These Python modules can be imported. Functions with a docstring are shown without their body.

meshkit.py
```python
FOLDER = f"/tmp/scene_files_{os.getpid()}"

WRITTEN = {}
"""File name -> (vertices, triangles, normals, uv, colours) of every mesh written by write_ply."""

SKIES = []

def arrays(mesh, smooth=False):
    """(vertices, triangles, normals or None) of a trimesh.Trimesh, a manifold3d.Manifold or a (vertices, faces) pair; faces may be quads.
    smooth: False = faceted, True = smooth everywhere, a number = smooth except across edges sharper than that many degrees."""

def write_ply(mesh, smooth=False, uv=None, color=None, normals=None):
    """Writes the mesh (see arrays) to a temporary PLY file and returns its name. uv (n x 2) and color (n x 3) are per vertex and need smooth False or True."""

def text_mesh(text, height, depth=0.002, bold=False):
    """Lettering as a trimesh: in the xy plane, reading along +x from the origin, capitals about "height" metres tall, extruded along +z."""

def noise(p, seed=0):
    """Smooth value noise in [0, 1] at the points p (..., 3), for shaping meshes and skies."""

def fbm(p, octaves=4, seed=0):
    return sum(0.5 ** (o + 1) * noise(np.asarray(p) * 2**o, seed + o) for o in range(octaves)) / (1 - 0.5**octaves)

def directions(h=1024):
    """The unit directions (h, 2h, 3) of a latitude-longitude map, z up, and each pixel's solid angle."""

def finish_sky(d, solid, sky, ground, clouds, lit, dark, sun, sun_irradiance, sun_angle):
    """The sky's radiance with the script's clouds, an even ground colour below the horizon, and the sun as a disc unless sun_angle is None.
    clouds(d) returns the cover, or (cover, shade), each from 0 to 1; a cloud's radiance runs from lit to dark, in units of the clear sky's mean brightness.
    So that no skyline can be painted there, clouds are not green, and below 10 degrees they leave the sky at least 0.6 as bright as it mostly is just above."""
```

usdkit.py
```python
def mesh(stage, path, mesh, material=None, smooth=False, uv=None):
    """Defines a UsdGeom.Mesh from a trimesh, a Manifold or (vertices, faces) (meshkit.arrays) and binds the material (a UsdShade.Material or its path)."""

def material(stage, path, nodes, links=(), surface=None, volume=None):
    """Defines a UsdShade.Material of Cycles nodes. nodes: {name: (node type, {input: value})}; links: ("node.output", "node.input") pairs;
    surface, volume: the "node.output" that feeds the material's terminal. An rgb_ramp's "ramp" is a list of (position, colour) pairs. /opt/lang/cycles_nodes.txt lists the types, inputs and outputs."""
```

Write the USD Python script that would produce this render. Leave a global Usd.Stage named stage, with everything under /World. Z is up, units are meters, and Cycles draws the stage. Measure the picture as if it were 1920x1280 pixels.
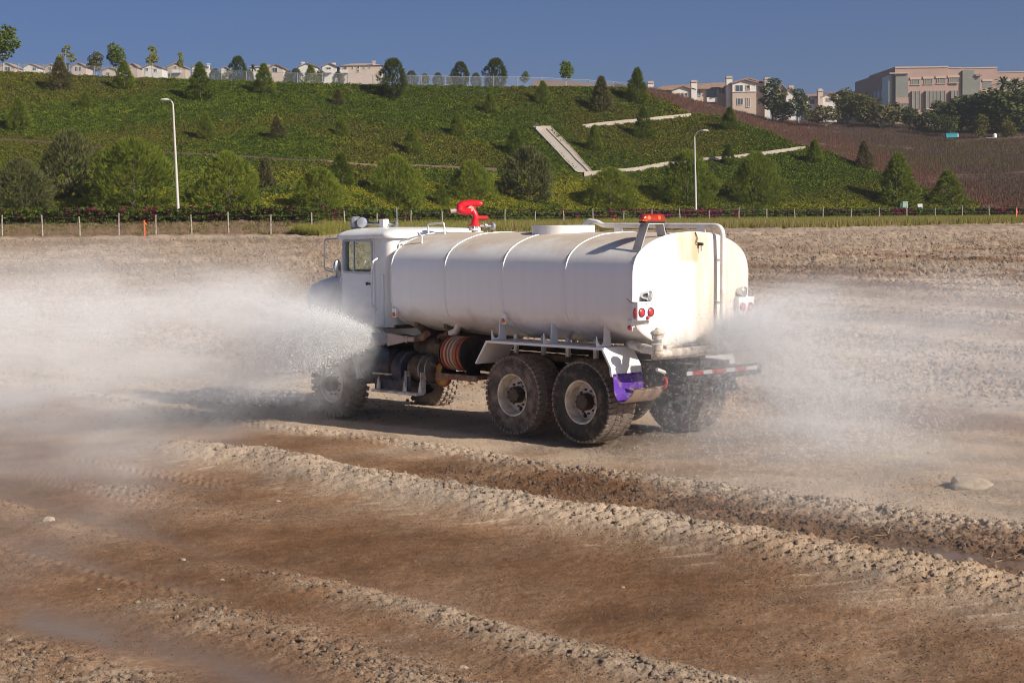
import math, random
import numpy as np, trimesh, manifold3d as m3, usdkit, meshkit
from shapely.geometry import Polygon
from pxr import Usd, UsdGeom, UsdLux, UsdShade, Gf, Sdf, Vt

# ------------------------------------------------------------------ stage, camera, sky, sun, exposure
stage = Usd.Stage.CreateInMemory()
UsdGeom.SetStageUpAxis(stage, 'Z'); UsdGeom.SetStageMetersPerUnit(stage, 1.0)
UsdGeom.Xform.Define(stage, '/World'); UsdGeom.Scope.Define(stage, '/World/Looks')
FPX, YH, CAMH, ROLL = 3174., 377.8, 3.41, 0.016       # focal length in 1920-pixel units, horizon row, camera height, roll
PITCH = math.atan((640 - YH) / FPX)
EXPOSURE = 0.40
SKY_STRENGTH = 0.07
SUN_INTENSITY, SUN_COLOR = 1.25, (1.0, 0.905, 0.775)
SUN_AZ = math.atan2(0.82, -0.57)                        # atan2(x, y) of the direction towards the sun
SUN_EL = math.radians(31)

cam = UsdGeom.Camera.Define(stage, '/World/camera')
cam.CreateHorizontalApertureAttr(36.0); cam.CreateVerticalApertureAttr(24.0)
cam.CreateFocalLengthAttr(FPX / 1920 * 36.0); cam.CreateExposureAttr(EXPOSURE)
cam.CreateClippingRangeAttr((0.1, 20000.0))
fw = np.array([0, math.cos(PITCH), -math.sin(PITCH)]); r0 = np.array([1., 0, 0]); u0 = np.cross(r0, fw)
cr, sr = math.cos(ROLL), math.sin(ROLL)
RIGHT, UP = cr * r0 - sr * u0, sr * r0 + cr * u0
EYE = np.array([0, 0, CAMH])
cm = Gf.Matrix4d(*[*RIGHT, 0], *[*UP, 0], *[*(-fw), 0], *[*EYE, 1])
cam.AddTransformOp().Set(cm)

SUN = np.array([math.sin(SUN_AZ) * math.cos(SUN_EL), math.cos(SUN_AZ) * math.cos(SUN_EL), math.sin(SUN_EL)])
sx_ = np.cross([0, 0, 1], SUN); sx_ /= np.linalg.norm(sx_); sy_ = np.cross(SUN, sx_)
sun = UsdLux.DistantLight.Define(stage, '/World/sun')
sun.CreateIntensityAttr(SUN_INTENSITY); sun.CreateAngleAttr(0.5); sun.CreateNormalizeAttr(True); sun.CreateColorAttr(Gf.Vec3f(*SUN_COLOR))
sun.AddTransformOp().Set(Gf.Matrix4d(*[*sx_, 0], *[*sy_, 0], *[*SUN, 0], 0, 0, 0, 1))
dome = UsdLux.DomeLight.Define(stage, '/World/sky')
sky_mat = usdkit.material(stage, '/World/Looks/sky', {
    'sky': ('sky_texture', {'sky_type': 'single_scattering', 'sun_disc': False, 'sun_elevation': SUN_EL, 'sun_rotation': SUN_AZ, 'air_density': 0.38, 'aerosol_density': 2.5, 'ozone_density': 7.0}),
    'bg': ('background_shader', {'strength': SKY_STRENGTH})}, [('sky.color', 'bg.color')], surface='bg.background')
UsdShade.MaterialBindingAPI.Apply(dome.GetPrim()).Bind(sky_mat)
dome.GetPrim().SetCustomDataByKey('kind', 'structure')

rng = np.random.default_rng(7); random.seed(7)

# ------------------------------------------------------------------ helpers
def at(x, y, Y):
    """The world point at depth Y that the photograph shows at column x, row y."""
    a, b = (x - 960) / FPX, -(y - 640) / FPX
    d = fw + a * RIGHT + b * UP
    return EYE + d * (Y / d[1])
def at_v(x, y, Y):
    x, y, Y = np.broadcast_arrays(*[np.asarray(q, float) for q in (x, y, Y)])
    d = fw + ((x - 960) / FPX)[..., None] * RIGHT - ((y - 640) / FPX)[..., None] * UP
    return EYE + d * (Y / d[..., 1])[..., None]
def S(a, b, x):
    t = np.clip((np.asarray(x, float) - a) / (b - a), 0, 1); return t * t * (3 - 2 * t)
USED = {}
def numbered(path):
    n = USED.get(path, 0); USED[path] = n + 1
    return path if n == 0 else f'{path}_{n:03d}'
def meta(p, label=None, cat=None, group=None, kind=None):
    for k, v in (('label', label), ('category', cat), ('group', group), ('kind', kind)):
        if v: p.SetCustomDataByKey(k, v)
    return p
def thing(name, label, cat, loc=None, group=None, matrix=None, rotz=None, scale=None):
    x = UsdGeom.Xform.Define(stage, numbered('/World/' + name))
    if matrix is not None: x.AddTransformOp().Set(matrix)
    elif loc is not None:
        x.AddTranslateOp().Set(Gf.Vec3d(*map(float, loc)))
        if rotz is not None: x.AddRotateZOp().Set(float(rotz))
        if scale is not None: x.AddScaleOp().Set(Gf.Vec3f(*map(float, scale)))
    return meta(x.GetPrim(), label, cat, group)
def part(parent, name, mesh, mat, smooth=35, label=None, kind=None, loc=None):
    path = numbered(f'{parent.GetPath()}/{name}')
    if isinstance(mesh, list): mesh = cat(mesh)
    if mesh is None:
        x = UsdGeom.Xform.Define(stage, path)
    else:
        x = usdkit.mesh(stage, path, mesh, MATS[mat], smooth)
    if loc is not None: UsdGeom.Xformable(x).AddTranslateOp().Set(Gf.Vec3d(*map(float, loc)))
    return meta(x.GetPrim(), label, kind=kind)
WORLD = stage.GetPrimAtPath('/World')
def top(name, mesh, mat, label=None, cat_=None, group=None, kind=None, smooth=35):
    return meta(part(WORLD, name, mesh, mat, smooth), label, cat_, group, kind)
def cat(ms): return trimesh.util.concatenate([m for m in ms if m is not None])
def tm(man):
    m = man.to_mesh(); return trimesh.Trimesh(m.vert_properties[:, :3], m.tri_verts, process=False)
def box(c, s, b=0.0):
    c, s = np.asarray(c, float), np.asarray(s, float)
    if b <= 0:
        m = trimesh.creation.box(s); m.apply_translation(c); return m
    pts = []
    for k in range(3):
        h = s / 2 - b; h[k] = s[k] / 2
        pts += [np.array(q) * h for q in np.ndindex(2, 2, 2)] and [(2 * np.array(q) - 1) * h for q in np.ndindex(2, 2, 2)]
    m = trimesh.convex.convex_hull(np.array(pts)); m.apply_translation(c); return m
def hull(pts): return trimesh.convex.convex_hull(np.asarray(pts, float))
def frame(d):
    d = np.asarray(d, float); d = d / np.linalg.norm(d)
    a = np.cross(d, [0, 0, 1.0] if abs(d[2]) < 0.9 else [1.0, 0, 0]); a /= np.linalg.norm(a)
    return a, np.cross(d, a), d
def lathe(prof, origin, axis, n=24):
    """prof: (radius, height) pairs turned about an axis through origin; outside on the right of the travel direction upwards."""
    a, b, d = frame(axis); pr = np.asarray(prof, float); t = np.arange(n) * 2 * np.pi / n
    v = np.asarray(origin) + pr[:, None, 1:2] * d + pr[:, None, 0:1] * (np.cos(t)[None, :, None] * a + np.sin(t)[None, :, None] * b)
    k = len(pr); i, j = np.meshgrid(np.arange(k - 1), np.arange(n), indexing='ij')
    q = np.stack([i * n + j, i * n + (j + 1) % n, (i + 1) * n + (j + 1) % n, (i + 1) * n + j], -1).reshape(-1, 4)
    return trimesh.Trimesh(v.reshape(-1, 3), np.vstack([q[:, [0, 1, 2]], q[:, [0, 2, 3]]]), process=False)
def cyl(p0, p1, r, n=16, r2=None):
    p0, p1 = np.asarray(p0, float), np.asarray(p1, float); L = np.linalg.norm(p1 - p0)
    return lathe([(1e-4, 0), (r, 0), (r if r2 is None else r2, L), (1e-4, L)], p0, p1 - p0, n)
def tube(pts, r, n=8, close=True):
    p = np.asarray(pts, float); t = np.gradient(p, axis=0); t /= np.linalg.norm(t, axis=1, keepdims=True)
    r = np.broadcast_to(np.asarray(r, float), (len(p),)); a = frame(t[0])[0]; A = []
    for d in t:
        a = a - d * (a @ d); a /= np.linalg.norm(a); A.append(a)
    A = np.array(A); B = np.cross(t, A); g = np.arange(n) * 2 * np.pi / n
    v = p[:, None] + r[:, None, None] * (np.cos(g)[None, :, None] * A[:, None] + np.sin(g)[None, :, None] * B[:, None])
    k = len(p); i, j = np.meshgrid(np.arange(k - 1), np.arange(n), indexing='ij')
    q = np.stack([i * n + j, i * n + (j + 1) % n, (i + 1) * n + (j + 1) % n, (i + 1) * n + j], -1).reshape(-1, 4)
    f = [q[:, [0, 1, 2]], q[:, [0, 2, 3]]]; v = v.reshape(-1, 3)
    if close:
        c0, c1 = len(v), len(v) + 1; v = np.vstack([v, p[0], p[-1]]); jj = np.arange(n)
        f += [np.stack([np.full(n, c0), (jj + 1) % n, jj], 1), np.stack([np.full(n, c1), (k - 1) * n + jj, (k - 1) * n + (jj + 1) % n], 1)]
    return trimesh.Trimesh(v, np.vstack(f), process=False)
def bend(pts, rad, n=5):
    """A polyline with rounded corners."""
    p = [np.asarray(q, float) for q in pts]; out = [p[0]]
    for a, b, c in zip(p, p[1:], p[2:]):
        d0, d1 = a - b, c - b; l0, l1 = np.linalg.norm(d0), np.linalg.norm(d1); r = min(rad, l0 * .48, l1 * .48)
        s, e = b + d0 / l0 * r, b + d1 / l1 * r
        out += [(1 - t) ** 2 * s + 2 * t * (1 - t) * b + t * t * e for t in np.linspace(0, 1, n)]
    return np.array(out + [p[-1]])
def prism(poly, axis, lo, hi):
    """Polygon in the two other coordinates (u,w for axis 1; v,w for axis 0; u,v for axis 2) between lo and hi."""
    g = poly if isinstance(poly, Polygon) else Polygon(poly)
    m = trimesh.creation.extrude_polygon(g, hi - lo, engine='earcut'); v = m.vertices.copy(); o = np.zeros_like(v)
    oth = [k for k in range(3) if k != axis]
    o[:, oth[0]], o[:, oth[1]], o[:, axis] = v[:, 0], v[:, 1], v[:, 2] + lo
    f = m.faces if axis != 1 else m.faces[:, ::-1]
    return trimesh.Trimesh(o, f, process=False)
def sphere(c, r, sub=2, sc=(1, 1, 1)):
    m = trimesh.creation.icosphere(sub, 1.0); m.apply_scale(np.asarray(sc) * r); m.apply_translation(c); return m
def grid(P):
    """A mesh from an (a, b, 3) lattice of points."""
    a, b = P.shape[:2]; i, j = np.meshgrid(np.arange(a - 1), np.arange(b - 1), indexing='ij'); k = i * b + j
    q = np.stack([k, k + 1, k + b + 1, k + b], -1).reshape(-1, 4)
    return trimesh.Trimesh(P.reshape(-1, 3), np.vstack([q[:, [0, 1, 2]], q[:, [0, 2, 3]]]), process=False)
def primvar(prim, name, val, kind=Sdf.ValueTypeNames.FloatArray):
    val = np.asarray(val, np.float32)
    UsdGeom.PrimvarsAPI(prim).CreatePrimvar(name, kind, 'vertex').Set(Vt.FloatArray.FromNumpy(val) if val.ndim == 1 else Vt.Vec3fArray.FromNumpy(val))
def instancer(name, protos, pos, scale, idx, label=None, cat_=None, kind='stuff', quat=None, group=None, parent=WORLD):
    path = numbered(f'{parent.GetPath()}/{name}')
    pi = UsdGeom.PointInstancer.Define(stage, path); rel = pi.CreatePrototypesRel()
    for k, (n, m, mt, sm) in enumerate(protos):
        usdkit.mesh(stage, f'{path}/{n}_{k + 1:03d}', m, MATS[mt], sm); rel.AddTarget(f'{path}/{n}_{k + 1:03d}')
    N = len(pos); scale = np.asarray(scale, np.float32)
    if scale.ndim == 1: scale = np.repeat(scale[:, None], 3, 1)
    if quat is None:
        quat = rng.normal(size=(N, 4)); quat /= np.linalg.norm(quat, axis=1, keepdims=True)
    elif isinstance(quat, str):
        a = rng.uniform(0, np.pi, N); quat = np.stack([np.cos(a), 0 * a, 0 * a, np.sin(a)], 1)
    pi.CreatePositionsAttr(Vt.Vec3fArray.FromNumpy(np.asarray(pos, np.float32))); pi.CreateScalesAttr(Vt.Vec3fArray.FromNumpy(np.ascontiguousarray(scale)))
    pi.CreateProtoIndicesAttr(Vt.IntArray.FromNumpy(np.asarray(idx, np.int32)))
    pi.CreateOrientationsAttr(Vt.QuathArray([Gf.Quath(*map(float, q)) for q in quat]))
    return meta(pi.GetPrim(), label, cat_, group, kind)

# ------------------------------------------------------------------ materials
MATS = {}
def mat(name, color, rough=0.6, color2=None, scale=3.0, detail=4, lo=0.4, hi=0.65, metal=0.0, bump=0.0, bscale=40, stretch=(1, 1, 1), spec=0.5, coat=0.0, island=0.0, src='object', transl=0.0, distort=0.0):
    n = {'p': ('principled_bsdf', {'base_color': color, 'roughness': rough, 'metallic': metal, 'specular_ior_level': spec, 'coat_weight': coat, 'coat_roughness': 0.15})}
    l = []; out = None
    if color2 is not None or bump or island:
        n['tc'] = ('texture_coordinate', {}) if src == 'object' else ('geometry', {})
        n['mp'] = ('mapping', {'mapping_type': 'point', 'scale': stretch}); l += [('tc.object' if src == 'object' else 'tc.position', 'mp.vector')]
    if color2 is not None:
        n['n'] = ('noise_texture', {'scale': scale, 'detail': detail, 'roughness': 0.62, 'distortion': distort}); n['r'] = ('rgb_ramp', {'ramp': [(lo, color), (hi, color2)]})
        l += [('mp.vector', 'n.vector'), ('n.fac', 'r.fac')]; out = 'r.color'
    if island:
        n['g'] = ('geometry', {}); n['ir'] = ('map_range', {'from_min': 0.0, 'from_max': 1.0, 'to_min': 1 - island, 'to_max': 1 + island}); n['im'] = ('mix_color', {'blend_type': 'multiply', 'fac': 1.0, 'a': color, 'use_clamp': False})
        l += [('g.random_per_island', 'ir.value'), ('ir.result', 'im.b')]
        if out: l.append((out, 'im.a'))
        out = 'im.result'
    if out: l.append((out, 'p.base_color'))
    if bump:
        n['bn'] = ('noise_texture', {'scale': bscale, 'detail': 3}); n['b'] = ('bump', {'strength': bump, 'distance': 0.02}); l += [('mp.vector', 'bn.vector'), ('bn.fac', 'b.height'), ('b.normal', 'p.normal')]
    surf = 'p.BSDF'
    if transl:
        n['t'] = ('translucent_bsdf', {'color': tuple(min(1, c * 1.5) for c in color)}); n['mx'] = ('mix_closure', {'fac': transl}); l += [('p.BSDF', 'mx.closure1'), ('t.BSDF', 'mx.closure2')]
        if out: l.append((out, 't.color'))
        surf = 'mx.closure'
    MATS[name] = usdkit.material(stage, f'/World/Looks/{name}', n, l, surface=surf); return MATS[name]

class Ex:
    """Arithmetic that becomes math nodes."""
    nodes, links, k = {}, [], 0
    def __init__(s, ref): s.ref = ref
    @classmethod
    def start(c): c.nodes, c.links, c.k = {}, [], 0
    @classmethod
    def new(c, kind, d, **ins):
        c.k += 1; nm = f'n{c.k}'; vals = dict(d)
        for k, v in ins.items():
            if isinstance(v, Ex): c.links.append((v.ref, f'{nm}.{k}'))
            else: vals[k] = v
        c.nodes[nm] = (kind, vals); return nm
    @classmethod
    def op(c, t, a, b=0.0, cc=0.0): return Ex(c.new('math', {'math_type': t}, value1=a, value2=b, value3=cc) + '.value')
    def __add__(s, o): return Ex.op('add', s, o)
    __radd__ = __add__
    def __sub__(s, o): return Ex.op('subtract', s, o)
    def __rsub__(s, o): return Ex.op('subtract', o, s)
    def __mul__(s, o): return Ex.op('multiply', s, o)
    __rmul__ = __mul__
    def __truediv__(s, o): return Ex.op('divide', s, o)
    def exp(s): return Ex.op('exponent', s)
    def step(s, a, b, ta=0.0, tb=1.0):
        return Ex(Ex.new('map_range', {'range_type': 'smoothstep', 'from_min': a, 'from_max': b, 'to_min': ta, 'to_max': tb, 'clamp': True}, value=s) + '.result')

# ------------------------------------------------------------------ the ground: stripes that run along the driving direction
PHI = math.radians(47.0); TP, TR = math.radians(-0.1), math.radians(1.1)
TF = np.array([-math.cos(PHI) * math.cos(TP), math.sin(PHI) * math.cos(TP), math.sin(TP)])
l0 = np.array([-math.sin(PHI), -math.cos(PHI), 0]); up0 = np.cross(TF, l0)
TL = l0 * math.cos(TR) + up0 * math.sin(TR); TU = np.cross(TF, TL)
TORG = np.array([1.833, 24.28, 0.0])
def truck(u, v, w): return TORG + u * TF + v * TL + w * TU
DX, DY = -math.cos(PHI), math.sin(PHI)
NX, NY = math.sin(PHI), math.cos(PHI)
def A_far(X): return np.interp(X, [-60, -38, -15, 2, 50, 90], [1.5, 1.4, 1.27, 1.0, 0.6, 0.5])
FENCE_PX = [(-420, 128), (600, 128), (650, 138), (830, 148), (1000, 157), (1400, 166), (1920, 172), (2400, 176)]
FX = np.array([(x - 960) / FPX * Z for x, Z in FENCE_PX]); FZ = np.array([Z for _, Z in FENCE_PX])
def Zfence(X): return np.interp(X, FX, FZ)
def nz(X, Y, sc, seed=0, oc=3):
    a, b = np.asarray(X) * sc, np.asarray(Y) * sc        # a tilted slice, so that the noise lattice does not show
    return meshkit.fbm(np.stack([a * .80 + b * .36, b * .74 - a * .48 + 3.1 * seed, a * .36 - b * .57 + seed * 7.3], -1), oc, seed)
# stripes: q, half width, height, wetness change, roughness amplitude, sharp
def ground(X, Y, detail=True):
    X, Y = np.asarray(X, float), np.asarray(Y, float)
    q0 = X * NX + Y * NY; s = X * DX + Y * DY
    warp = (nz(s, q0 * .4, .12, 3, 2) - .5) * 1.3 + (nz(s, q0, .5, 4, 2) - .5) * .35
    q = q0 + warp * S(60, 30, Y)
    g = lambda c, w, p=2: np.exp(-np.abs((q - c) / w) ** p)
    near = S(45, 26, Y)
    z = A_far(X) * S(40, 132, Y)
    # the ground dips a little under the nose of the truck
    z = z - 0.085 * np.exp(-((X + 3.3) ** 2 + (Y - 28.6) ** 2) / (2 * 2.2 ** 2))
    lump = nz(X, Y, 1.1, 11, 3)
    brk = S(.28, .62, nz(s, q0 * .2, .35, 12, 3))
    fade = S(22., 19.6, s); R1 = g(12.62, .50, 2.4) * fade; R1b = g(12.25, .9) * fade
    R2 = g(8.8, .26, 2.2) * (.12 + .9 * brk); R3 = g(7.45, .42) * (.15 + .9 * brk); R4 = g(5.75, .55) * (.25 + .8 * brk)
    R5 = g(10.4, .35) * S(.5, .7, nz(s, q0, .3, 15, 2))
    R6 = g(14.2, .95) * S(18.0, 14.5, s); R7 = g(15.2, .25)
    z = z + near * (R1 * .15 * (.6 + .8 * lump) + R1b * .05 + R2 * .05 + R3 * .045 + R4 * .07 + R5 * .04 + R6 * .035 * lump + R7 * .04)
    z = z - near * (.035 * g(9.25, .28) + .03 * g(6.7, .38) + .03 * g(8.15, .2))
    lane = np.clip(g(16.95, .42) + g(19.2, .42) + .6 * g(21.4, .4) + .6 * g(23.6, .4), 0, 1)
    z = z - .035 * lane * S(45, 30, Y) + .03 * (g(16.3, .18) + g(17.7, .2) + g(20.1, .25)) * S(45, 30, Y)
    clod = np.clip(R1 * .50 + R2 * .5 + R3 * .5 + R4 * .6 + R5 * .7 + R6 * .7 + R7 * .5, 0, 1.4) * near
    streak = nz(s, q0 * 3.2, .15, 21, 4)
    midrough = S(20.3, 22.5, q) * (.2 + .9 * S(.42, .62, nz(s, q0 * 2.5, .16, 17, 3))) * S(110, 60, Y)
    rough = clod + .16 + .7 * midrough + S(40, 80, Y) * .8
    wet = S(20.0, 12.8, q) * .63
    wet = wet - .54 * R1 * (1 - .6 * S(11.5, 8, s)) - .22 * R1b - .34 * R2 - .24 * R3 - .30 * R4 - .2 * R5 + .30 * R6 * S(.38, .62, nz(s, q0 * 1.6, .5, 29, 3)) - .2 * R7
    wet = wet - .55 * np.clip(g(15.6, .6) + .7 * g(16.9, .9) + .35 * g(14.6, .3), 0, 1) * S(.30, .55, nz(s, q0 * 1.5, .3, 24, 3))
    right = S(-7, 5, X - .12 * (Y - 24))
    wet = wet + S(19.6, 21.2, q) * S(120, 70, Y) * (.06 + .26 * right + (.55 + .35 * right) * (streak - .5) * 2)
    wet = wet + (nz(X, Y, .45, 22, 4) - .5) * .75 + (nz(X, Y, 2.3, 23, 3) - .5) * .35
    fing = S(.10, .02, np.abs(((s + .9 * q0) / .42) % 1 - .5)) * g(11.8, .27) * S(.45, .60, nz(s, q0 * 2, 1.1, 25, 2)) + .5 * S(.09, .02, np.abs(((s + .9 * q0) / .55) % 1 - .5)) * g(10.9, .22) * S(.54, .66, nz(s, q0 * 2, 1.0, 26, 2))
    wet = wet - .45 * fing * near
    sheen = near * np.clip(.5 * g(9.25, .22) + .95 * g(6.6, .42) + .6 * g(8.1, .2) * (1 - brk) + .45 * g(10.9, .4) * S(.45, .62, nz(s, q0, .22, 27, 2)) + g(13.5, .45) * S(10.5, 8.5, s), 0, 1) * S(.28, .50, nz(s, q0 * 2, .45, 28, 3))
    wet = wet + .12 * sheen
    z = z + fing * .012 * near
    if detail:
        big = nz(X, Y, 2.6, 31, 3) - .5
        med = nz(X, Y, 7.5, 32, 3) - .5
        bil = .5 - np.abs(nz(X, Y, 5.0, 33, 3) - .5) * 2
        cel = np.abs(nz(X, Y, 11.0, 36, 2) - .5)
        fin = nz(X, Y, 24., 34, 2) - .5
        lug = np.abs(((s + q0 * .55 + .25 * big) / .19) % 1 - .5) * 2
        keep = 1 - .93 * sheen; nr_ = S(60, 30, Y)
        z = z + rough * (.085 * big + .10 * med + .05 * (bil - .2) - .10 * cel * nr_) * keep + (.030 * fin + .010 * big) * keep * (.3 + rough) * S(70, 30, Y) + R1 * .075 * (lug - .5) * S(12.0, 12.4, q) * (.4 + lump)
        lane2 = near * (g(10.05, .25) + g(11.25, .22) + .8 * g(15.2, .3) + .7 * g(7.9, .2)) * S(.38, .55, nz(s, q0, .25, 38, 2)); lug2 = np.abs(((s + np.abs(q - np.round(q * 4) / 4) * 1.2) / .17) % 1 - .5) * 2
        z = z + lane2 * .024 * (S(.3, .6, lug2) - .6); wet = wet - .16 * lane2 * (S(.3, .6, lug2) - .4)
        z = z + .018 * lane * (S(.3, .55, lug) - .5) * S(40, 28, Y)
        z = z + S(45, 90, Y) * (.34 * (nz(X, Y * .6, .8, 35, 3) - .5) + .16 * (nz(X, Y, 2.2, 37, 2) - .5))
    # bank under the fence and level ground behind it
    zf = Zfence(X)
    z = z + S(zf + .5, zf + 6, Y) * np.interp(X, [-20, -8, 30], [.95, .5, .25])
    far = S(55, 80, Y)
    tone = np.clip(nz(X, Y * 1.7, .09, 41, 4) * 1.5 - .25, 0, 1) * far
    bank = S(zf - 5, zf - 1, Y)
    return z, np.clip(wet, 0, 1), np.clip(sheen, 0, 1), np.clip(rough, 0, 1.5), tone, bank

ang_f = np.radians(np.concatenate([np.linspace(-180, -30, 40, endpoint=False), np.linspace(-30, -18.6, 90, endpoint=False), np.linspace(-18.6, 18.6, 900), np.linspace(18.6, 30, 91)[1:], np.linspace(30, 180, 41)[1:]]))
inv = np.linspace(1 / 9.6, 1 / 175., 640)
rad = np.concatenate([[.5, 3, 6, 8, 9], 1 / inv, [182, 195, 220, 260, 320, 420, 600, 900, 1500]])
AA, RR = np.meshgrid(ang_f, rad, indexing='ij')
GX, GY = RR * np.sin(AA), RR * np.cos(AA)
gz_, gwet, gsheen, grough, gtone, gbank = ground(GX, GY)
gz_ = gz_ * S(400, 250, RR)
gm = grid(np.stack([GX, GY, gz_], -1)[:, ::-1])
gpr = usdkit.mesh(stage, numbered('/World/ground'), gm, None, True).GetPrim()
fl = lambda a: a[:, ::-1].ravel()
primvar(gpr, 'wet', fl(gwet)); primvar(gpr, 'sheen', fl(gsheen)); primvar(gpr, 'tone', fl(gtone)); primvar(gpr, 'bank', fl(gbank))
meta(gpr, 'rutted dirt field, dry tan and wet brown, with ploughed ridges', kind='structure')
MATS['ground'] = usdkit.material(stage, '/World/Looks/ground', {
    'wet': ('attribute', {'attribute': 'wet'}), 'sheen': ('attribute', {'attribute': 'sheen'}), 'tone': ('attribute', {'attribute': 'tone'}), 'bank': ('attribute', {'attribute': 'bank'}),
    'g': ('geometry', {}),
    'n1': ('noise_texture', {'scale': 9.0, 'detail': 8, 'roughness': 0.7}), 'n2': ('noise_texture', {'scale': 0.9, 'detail': 5, 'roughness': 0.6}), 'v': ('voronoi_texture', {'scale': 26.0, 'randomness': 1.0}),
    'a1': ('math', {'math_type': 'multiply_add', 'value2': 0.75, 'value3': -0.37}), 'a2': ('math', {'math_type': 'add', 'use_clamp': True}),
    'ramp': ('rgb_ramp', {'ramp': [(0.0, (.505, .40, .305)), (.25, (.415, .31, .22)), (.5, (.290, .182, .112)), (.75, (.190, .102, .053)), (1.0, (.116, .060, .031))]}),
    'r2': ('rgb_ramp', {'ramp': [(.33, (.78, .80, .83)), (.67, (1.16, 1.10, 1.03))]}), 'mu': ('mix_color', {'blend_type': 'multiply', 'fac': 1.0, 'use_clamp': False}),
    'tn': ('mix_color', {'b': (.17, .125, .085)}), 'bk': ('mix_color', {'b': (.20, .13, .085)}), 'sh': ('mix_color', {'b': (.15, .105, .075)}), 'tf': ('math', {'math_type': 'multiply', 'value2': 0.85}), 'sf': ('math', {'math_type': 'multiply', 'value2': 0.85}),
    'rg': ('map_range', {'from_min': 0.0, 'from_max': 1.0, 'to_min': 0.92, 'to_max': 0.34}), 'spx': ('map_range', {'from_min': 0., 'from_max': 1., 'to_min': 0.12, 'to_max': .5}),
    'nb': ('noise_texture', {'scale': 30.0, 'detail': 6, 'roughness': 0.75}), 'bs': ('map_range', {'from_min': 0., 'from_max': 1., 'to_min': 1.0, 'to_max': .04}), 'b': ('bump', {'distance': 0.035}),
    'p': ('principled_bsdf', {})},
    [('g.position', 'n1.vector'), ('g.position', 'n2.vector'), ('g.position', 'nb.vector'), ('n1.fac', 'a1.value1'), ('a1.value', 'a2.value1'), ('wet.fac', 'a2.value2'), ('a2.value', 'ramp.fac'), ('ramp.color', 'mu.a'), ('n2.fac', 'r2.fac'), ('r2.color', 'mu.b'),
     ('tone.fac', 'tf.value1'), ('tf.value', 'tn.fac'), ('mu.result', 'tn.a'), ('bank.fac', 'bk.fac'), ('tn.result', 'bk.a'), ('sheen.fac', 'sf.value1'), ('sf.value', 'sh.fac'), ('bk.result', 'sh.a'), ('sh.result', 'p.base_color'),
     ('sheen.fac', 'rg.value'), ('rg.result', 'p.roughness'), ('sheen.fac', 'spx.value'), ('spx.result', 'p.specular_ior_level'), ('sheen.fac', 'bs.value'), ('bs.result', 'b.strength'), ('nb.fac', 'b.height'), ('b.normal', 'p.normal')], surface='p.BSDF')
UsdShade.MaterialBindingAPI.Apply(gpr).Bind(MATS['ground'])

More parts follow.
